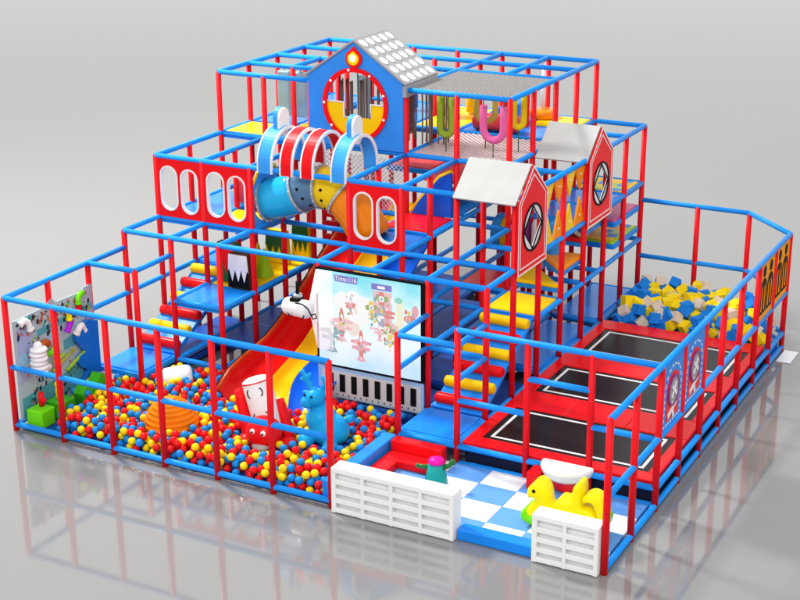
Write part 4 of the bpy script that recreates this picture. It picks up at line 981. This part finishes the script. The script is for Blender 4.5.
# blue panels on the fence
fnx = frame_x(XT+.0)
for k, (y0, lab) in enumerate(((2, 'blue fence panel with a dashed porthole picture, the nearer one'), (3, 'blue fence panel with a dashed porthole picture, the farther one'))):
    t = thing('porthole_panel', lab, 'panel', (XT, y0+.5, 1.14), 'blue picture panels on the trampoline fence')
    a, b = y0+.06, y0+.94; z0, z1 = 1.14, 2.13; yc = (a+b)/2
    g = M(); g.board(fnx, [(a, z0), (b, z0), (b, z1), (a, z1)], (), -.015, .015)
    cz = 1.68; r = .27; R2 = .36
    dp = [(yc-R2, 1.20), (yc+R2, 1.20), (yc+R2, cz)]+circ(yc, cz, R2, 24, 0, PI)[1:]+[(yc-R2, 1.20)]
    pts = []
    for p_, q_ in zip(dp, dp[1:]):
        L_ = math.dist(p_, q_); m_ = max(1, int(L_/.012)); pts += [Vector(p_).lerp(Vector(q_), i_/m_) for i_ in range(m_)]
    st_ = 8
    for i_ in range(0, len(pts)-5, st_):
        P, Q = pts[i_], pts[min(i_+4, len(pts)-1)]; dd = (Q-P)
        if dd.length < .02: continue
        dd.normalize(); nn = Vector((-dd.y, dd.x))*.014
        g.board(fnx, [tuple(P-nn), tuple(Q-nn), tuple(Q+nn), tuple(P+nn)], (), .0152, .019, 1)
    bb = g.build('board', ['pblue', 'white'], t)
    g = M(); arch = [(yc-r, 1.25), (yc+r, 1.25), (yc+r, cz)]+circ(yc, cz, r, 20, 0, PI)[1:]; g.board(fnx, arch, (), .0155, .022); g.build('red_arch', 'pred', bb)
    g = M(); g.board(fnx, circ(yc, cz-.02, .19, 28), (), .0225, .034); g.build('porthole', 'grey', bb)
    g = M(); g.board(fnx, circ(yc, cz-.02, .235, 28), [circ(yc, cz-.02, .195, 28)], .0225, .040); g.build('porthole_rim', 'purple', bb)
    def bar(cy, cz_, L, w, an, hw, m, nm):
        c, s = math.cos(an), math.sin(an); P = [(-L, -w), (L, -w), (L, w), (-L, w)]
        g = M(); g.board(fnx, [(cy+p[0]*c-p[1]*s, cz_+p[0]*s+p[1]*c) for p in P], (), hw, hw+.006); g.build(nm, m, bb)
    bar(yc, cz-.02, .13, .03, PI/4+.1, .0345, 'white', 'cross_bar'); bar(yc, cz-.02, .13, .03, -PI/4+.1, .041, 'white', 'cross_bar')
    bar(yc-.02, 1.38, .19, .04, .35, .0225, 'white', 'cross_bar'); bar(yc-.02, 1.38, .13, .035, 1.9, .029, 'white', 'cross_bar')
for k, (y0, lab) in enumerate(((7, 'orange fence panel with black arched windows, the nearer one'), (8, 'orange fence panel with black arched windows at the far corner'))):
    t = thing('arcade_panel', lab, 'panel', (XT, y0+.5, 1.14), 'orange and black arcade panels on the fence')
    a, b = y0+.06, y0+.94; z0, z1 = 1.14, 2.13; holes = []; rims = []
    for q in (0, 1):
        yc = a+(b-a)*(.27+.46*q)
        for sg in (-1, 1): holes.append([(yc+sg*.035, 1.30), (yc+sg*.125, 1.30), (yc+sg*.125, 1.70), (yc+sg*.08, 1.77), (yc+sg*.035, 1.80)])
        rims.append(([(yc-.175, 1.25), (yc+.175, 1.25), (yc+.175, 1.70)]+circ(yc, 1.70, .175, 12, 0, PI)[1:], holes[-2:])); rims.append((circ(yc, 1.995, .09, 16, ry=.10), None))
    g = M(); g.board(fnx, [(a, z0), (b, z0), (b, z1), (a, z1)], holes, -.015, .015); bb = g.build('board', 'porange', t)
    for o_, h_ in rims: g = M(); g.board(fnx, o_, h_ or (), .0155, .022); g.build('window_rim', 'black', bb)
# ------------------------------------------------------------ foam cubes
rc = random.Random(11); cubes = []
S = .192
base_me = {}
for n in ('fyel', 'fblue', 'fbeige'):
    g = M(); g.box(-S/2, S/2, -S/2, S/2, -S/2, S/2, .012, 2); o = g.build('foam_cube', n, org=(0, 0, 0)); base_me[n] = o.data; bpy.data.objects.remove(o)
labs = {'fyel': 'yellow foam cube in the foam pit', 'fblue': 'blue foam cube in the foam pit', 'fbeige': 'beige foam cube in the foam pit'}
def okxy(x, y): return X7+.2 < x < XT-.22 and 8.2 < y < 9.82 and (x-XS[9])+(y-9) < .80
for lay in range(4):
    st = .192
    for i in range(15):
        for j in range(9):
            x = X7+.2+i*st+rc.uniform(-.06, .06)+(lay % 2)*.1; y = 8.18+j*st+rc.uniform(-.06, .06)+(lay % 2)*.1; z = .24+.135*lay+rc.uniform(-.03, .05)
            if not okxy(x, y): continue
            if lay == 3 and (rc.random() < .35 or abs(y-9.15) > .65): continue
            if lay == 2 and rc.random() < .12: continue
            n = rc.choice(('fyel', 'fblue', 'fbeige', 'fblue', 'fbeige', 'fyel', 'fblue', 'fyel'))
            if lay < 2 and 8.36 < y < 9.62 and 7.1 < x < 9.5: continue
            o = bpy.data.objects.new('foam_cube', base_me[n]); COL.objects.link(o); o.location = (x, y, z)
            o.rotation_euler = (rc.uniform(0, 1.5), rc.uniform(0, 1.5), rc.uniform(0, 1.5)); tag(o, labs[n], 'foam cube', labs[n].replace(' cube', ' cubes'))
t = thing('foam_pit_base', 'blue padded edge and floor of the foam cube pit', 'foam pit', (8.4, 9, 0))
g = M(); g.box(X7+.06, XT-.06, 8.06, 8.9, .02, .24, .02); g.board(frame_z(.02), [(X7+.06, 8.9), (XT-.06, 8.9), (XT-.06, 9.0), (XS[9]-.02, 9.92), (X7+.06, 9.92)], (), 0, .22); g.build('base', 'vblue', t)
g = M(); g.box(XT+.07, XT+.32, 8.4, 9.0, .004, .018, .003); g.build('entry_mat', 'white', label='thin white mat on the floor outside the far corner of the foam pit', cat='mat')
# ------------------------------------------------------------ balls
CAM = Vector((15.5391556, -16.1028957, 9.66691641))
rb = random.Random(3); br = .0615
obst = [(.33, .31, .3), (.38, .8, .28), (2.40, .88, .40), (4.03, 1.15, .30), (4.07, .90, .22), (3.72, 1.1, .16), (4.38, 1.15, .16), (4.92, 1.5, .33)]
def freeb(x, y):
    if x < .1 or y < .13 or x > X6-.29 or y > 2.92: return False
    if x < XS[1]+.06 and y > 1.95: return False
    if x < .2 and y > .9: return False
    if 2.32 < x < 4.3 and y > 2.08: return False
    if x >= 3.8 and y > 2.76: return False
    for a, b, r in obst:
        if (x-a)**2+(y-b)**2 < (r+br)**2: return False
    return True
balls = []
grid = {}
def place(x, y, z):
    k = (int(x/.14), int(y/.14))
    for dx in (-1, 0, 1):
        for dy in (-1, 0, 1):
            for q in grid.get((k[0]+dx, k[1]+dy), ()):
                if (q[0]-x)**2+(q[1]-y)**2+(q[2]-z)**2 < (1.93*br)**2: return False
    grid.setdefault(k, []).append((x, y, z)); balls.append((x, y, z)); return True
for i in range(60000):
    x, y = rb.uniform(0, X6), rb.uniform(0, 3)
    if freeb(x, y): place(x, y, .03+br)
for i in range(60000):
    x, y = rb.uniform(0, X6), rb.uniform(0, 3)
    if freeb(x, y): place(x, y, .03+br+.09+rb.uniform(0, .03))
for i in range(30000):
    x, y = rb.uniform(0, X6), rb.uniform(0, 3)
    if freeb(x, y) and y > .2: place(x, y, .03+br+.19+rb.uniform(0, .02))
def visscore(b): return (b[2] > .15, )
cols = ['red', 'yellow', 'blue']
bm_me = {}
for c in cols:
    g = M(); g.ball((0, 0, 0), br, 0, 3); o = g.build('pit_ball', 'ball_'+c, org=(0, 0, 0)); bm_me[c] = o.data; bpy.data.objects.remove(o)
# clustered colours, as in the photograph
def pick(b):
    v = math.sin(b[0]*2.1+1)+math.cos(b[1]*3.3+b[0])+rb.uniform(-1.6, 1.6)
    return 'red' if v > .35 else ('yellow' if v > -.45 else 'blue')
balls = [(b, rb.choices(cols, (.42, .33, .25))[0] if rb.random() < .7 else pick(b)) for b in balls]
top = [x for x in balls if x[0][2] > .165]; rest = [x for x in balls if x[0][2] <= .165]
top.sort(key=lambda x: (Vector(x[0])-CAM).length)
ind = top[:300]; rest += top[300:]
for (b, c) in ind:
    o = bpy.data.objects.new('pit_ball', bm_me[c]); COL.objects.link(o); o.location = b
    tag(o, 'glossy %s plastic ball lying in the ball pit' % c, 'ball', '%s balls in the ball pit' % c)
g = M()
bmt = bmesh.new(); bmesh.ops.create_icosphere(bmt, subdivisions=2, radius=br); tv = [v.co.copy() for v in bmt.verts]; tfc = [[v.index for v in f.verts] for f in bmt.faces]; bmt.free()
V = []; F = []; MI = []
for (b, c) in rest:
    o0 = len(V); bb = Vector(b); V += [v+bb for v in tv]; F += [[i+o0 for i in f] for f in tfc]; MI += [cols.index(c)]*len(tfc)
me = bpy.data.meshes.new('pit_balls'); me.from_pydata(V, [], F)
for c in cols: me.materials.append(K['ball_'+c])
me.polygons.foreach_set('material_index', MI); me.polygons.foreach_set('use_smooth', [True]*len(F)); me.update()
o = bpy.data.objects.new('pit_balls', me); COL.objects.link(o)
tag(o, 'mass of red, yellow and blue plastic balls filling the pit', 'balls', None, 'stuff')
print('balls', len(balls), 'top', len(top), 'cubes', len([o for o in bpy.data.objects if o.name.startswith('foam_cube')]))
# ------------------------------------------------------------ camera
a, b, c = -.490564364, .336085677, -.0063019337
fw = Vector((math.sin(a)*math.cos(b), math.cos(a)*math.cos(b), -math.sin(b))); rt = Vector((math.cos(a), -math.sin(a), 0)); up = rt.cross(fw)
r2 = rt*math.cos(c)+up*math.sin(c); u2 = -rt*math.sin(c)+up*math.cos(c)
cam = bpy.data.cameras.new('camera'); co = bpy.data.objects.new('camera', cam); COL.objects.link(co)
mw = Matrix((r2, u2, -fw)).transposed().to_4x4(); mw.translation = CAM; co.matrix_world = mw
cam.sensor_width = 36; cam.lens = 1475.17701/800*36; cam.clip_end = 1000; SC.camera = co
# ------------------------------------------------------------ light
w = bpy.data.worlds.new('World'); SC.world = w; w.use_nodes = True
bg = w.node_tree.nodes['Background']; bg.inputs['Color'].default_value = (1.0, 1.0, .995, 1); bg.inputs['Strength'].default_value = 1.06
def area(loc, tgt, size, e, col=(1, 1, 1)):
    l = bpy.data.lights.new('studio_lamp', 'AREA'); l.shape = 'DISK'; l.size = size; l.energy = e; l.color = col
    o = bpy.data.objects.new('studio_lamp', l); COL.objects.link(o); o.location = loc
    o.rotation_euler = (Vector(tgt)-Vector(loc)).to_track_quat('-Z', 'Y').to_euler()
area((-9, 6, 19), (5, 4, 0), 3.5, 6600, (1, .985, .96))
area((14, -20, 20), (5, 3, 1), 6, 2800)
SC.view_settings.view_transform = 'Standard'; SC.view_settings.look = 'None'; SC.view_settings.exposure = 0; SC.view_settings.gamma = 1
SC.render.engine = 'CYCLES'
SC.cycles.transparent_max_bounces = 16
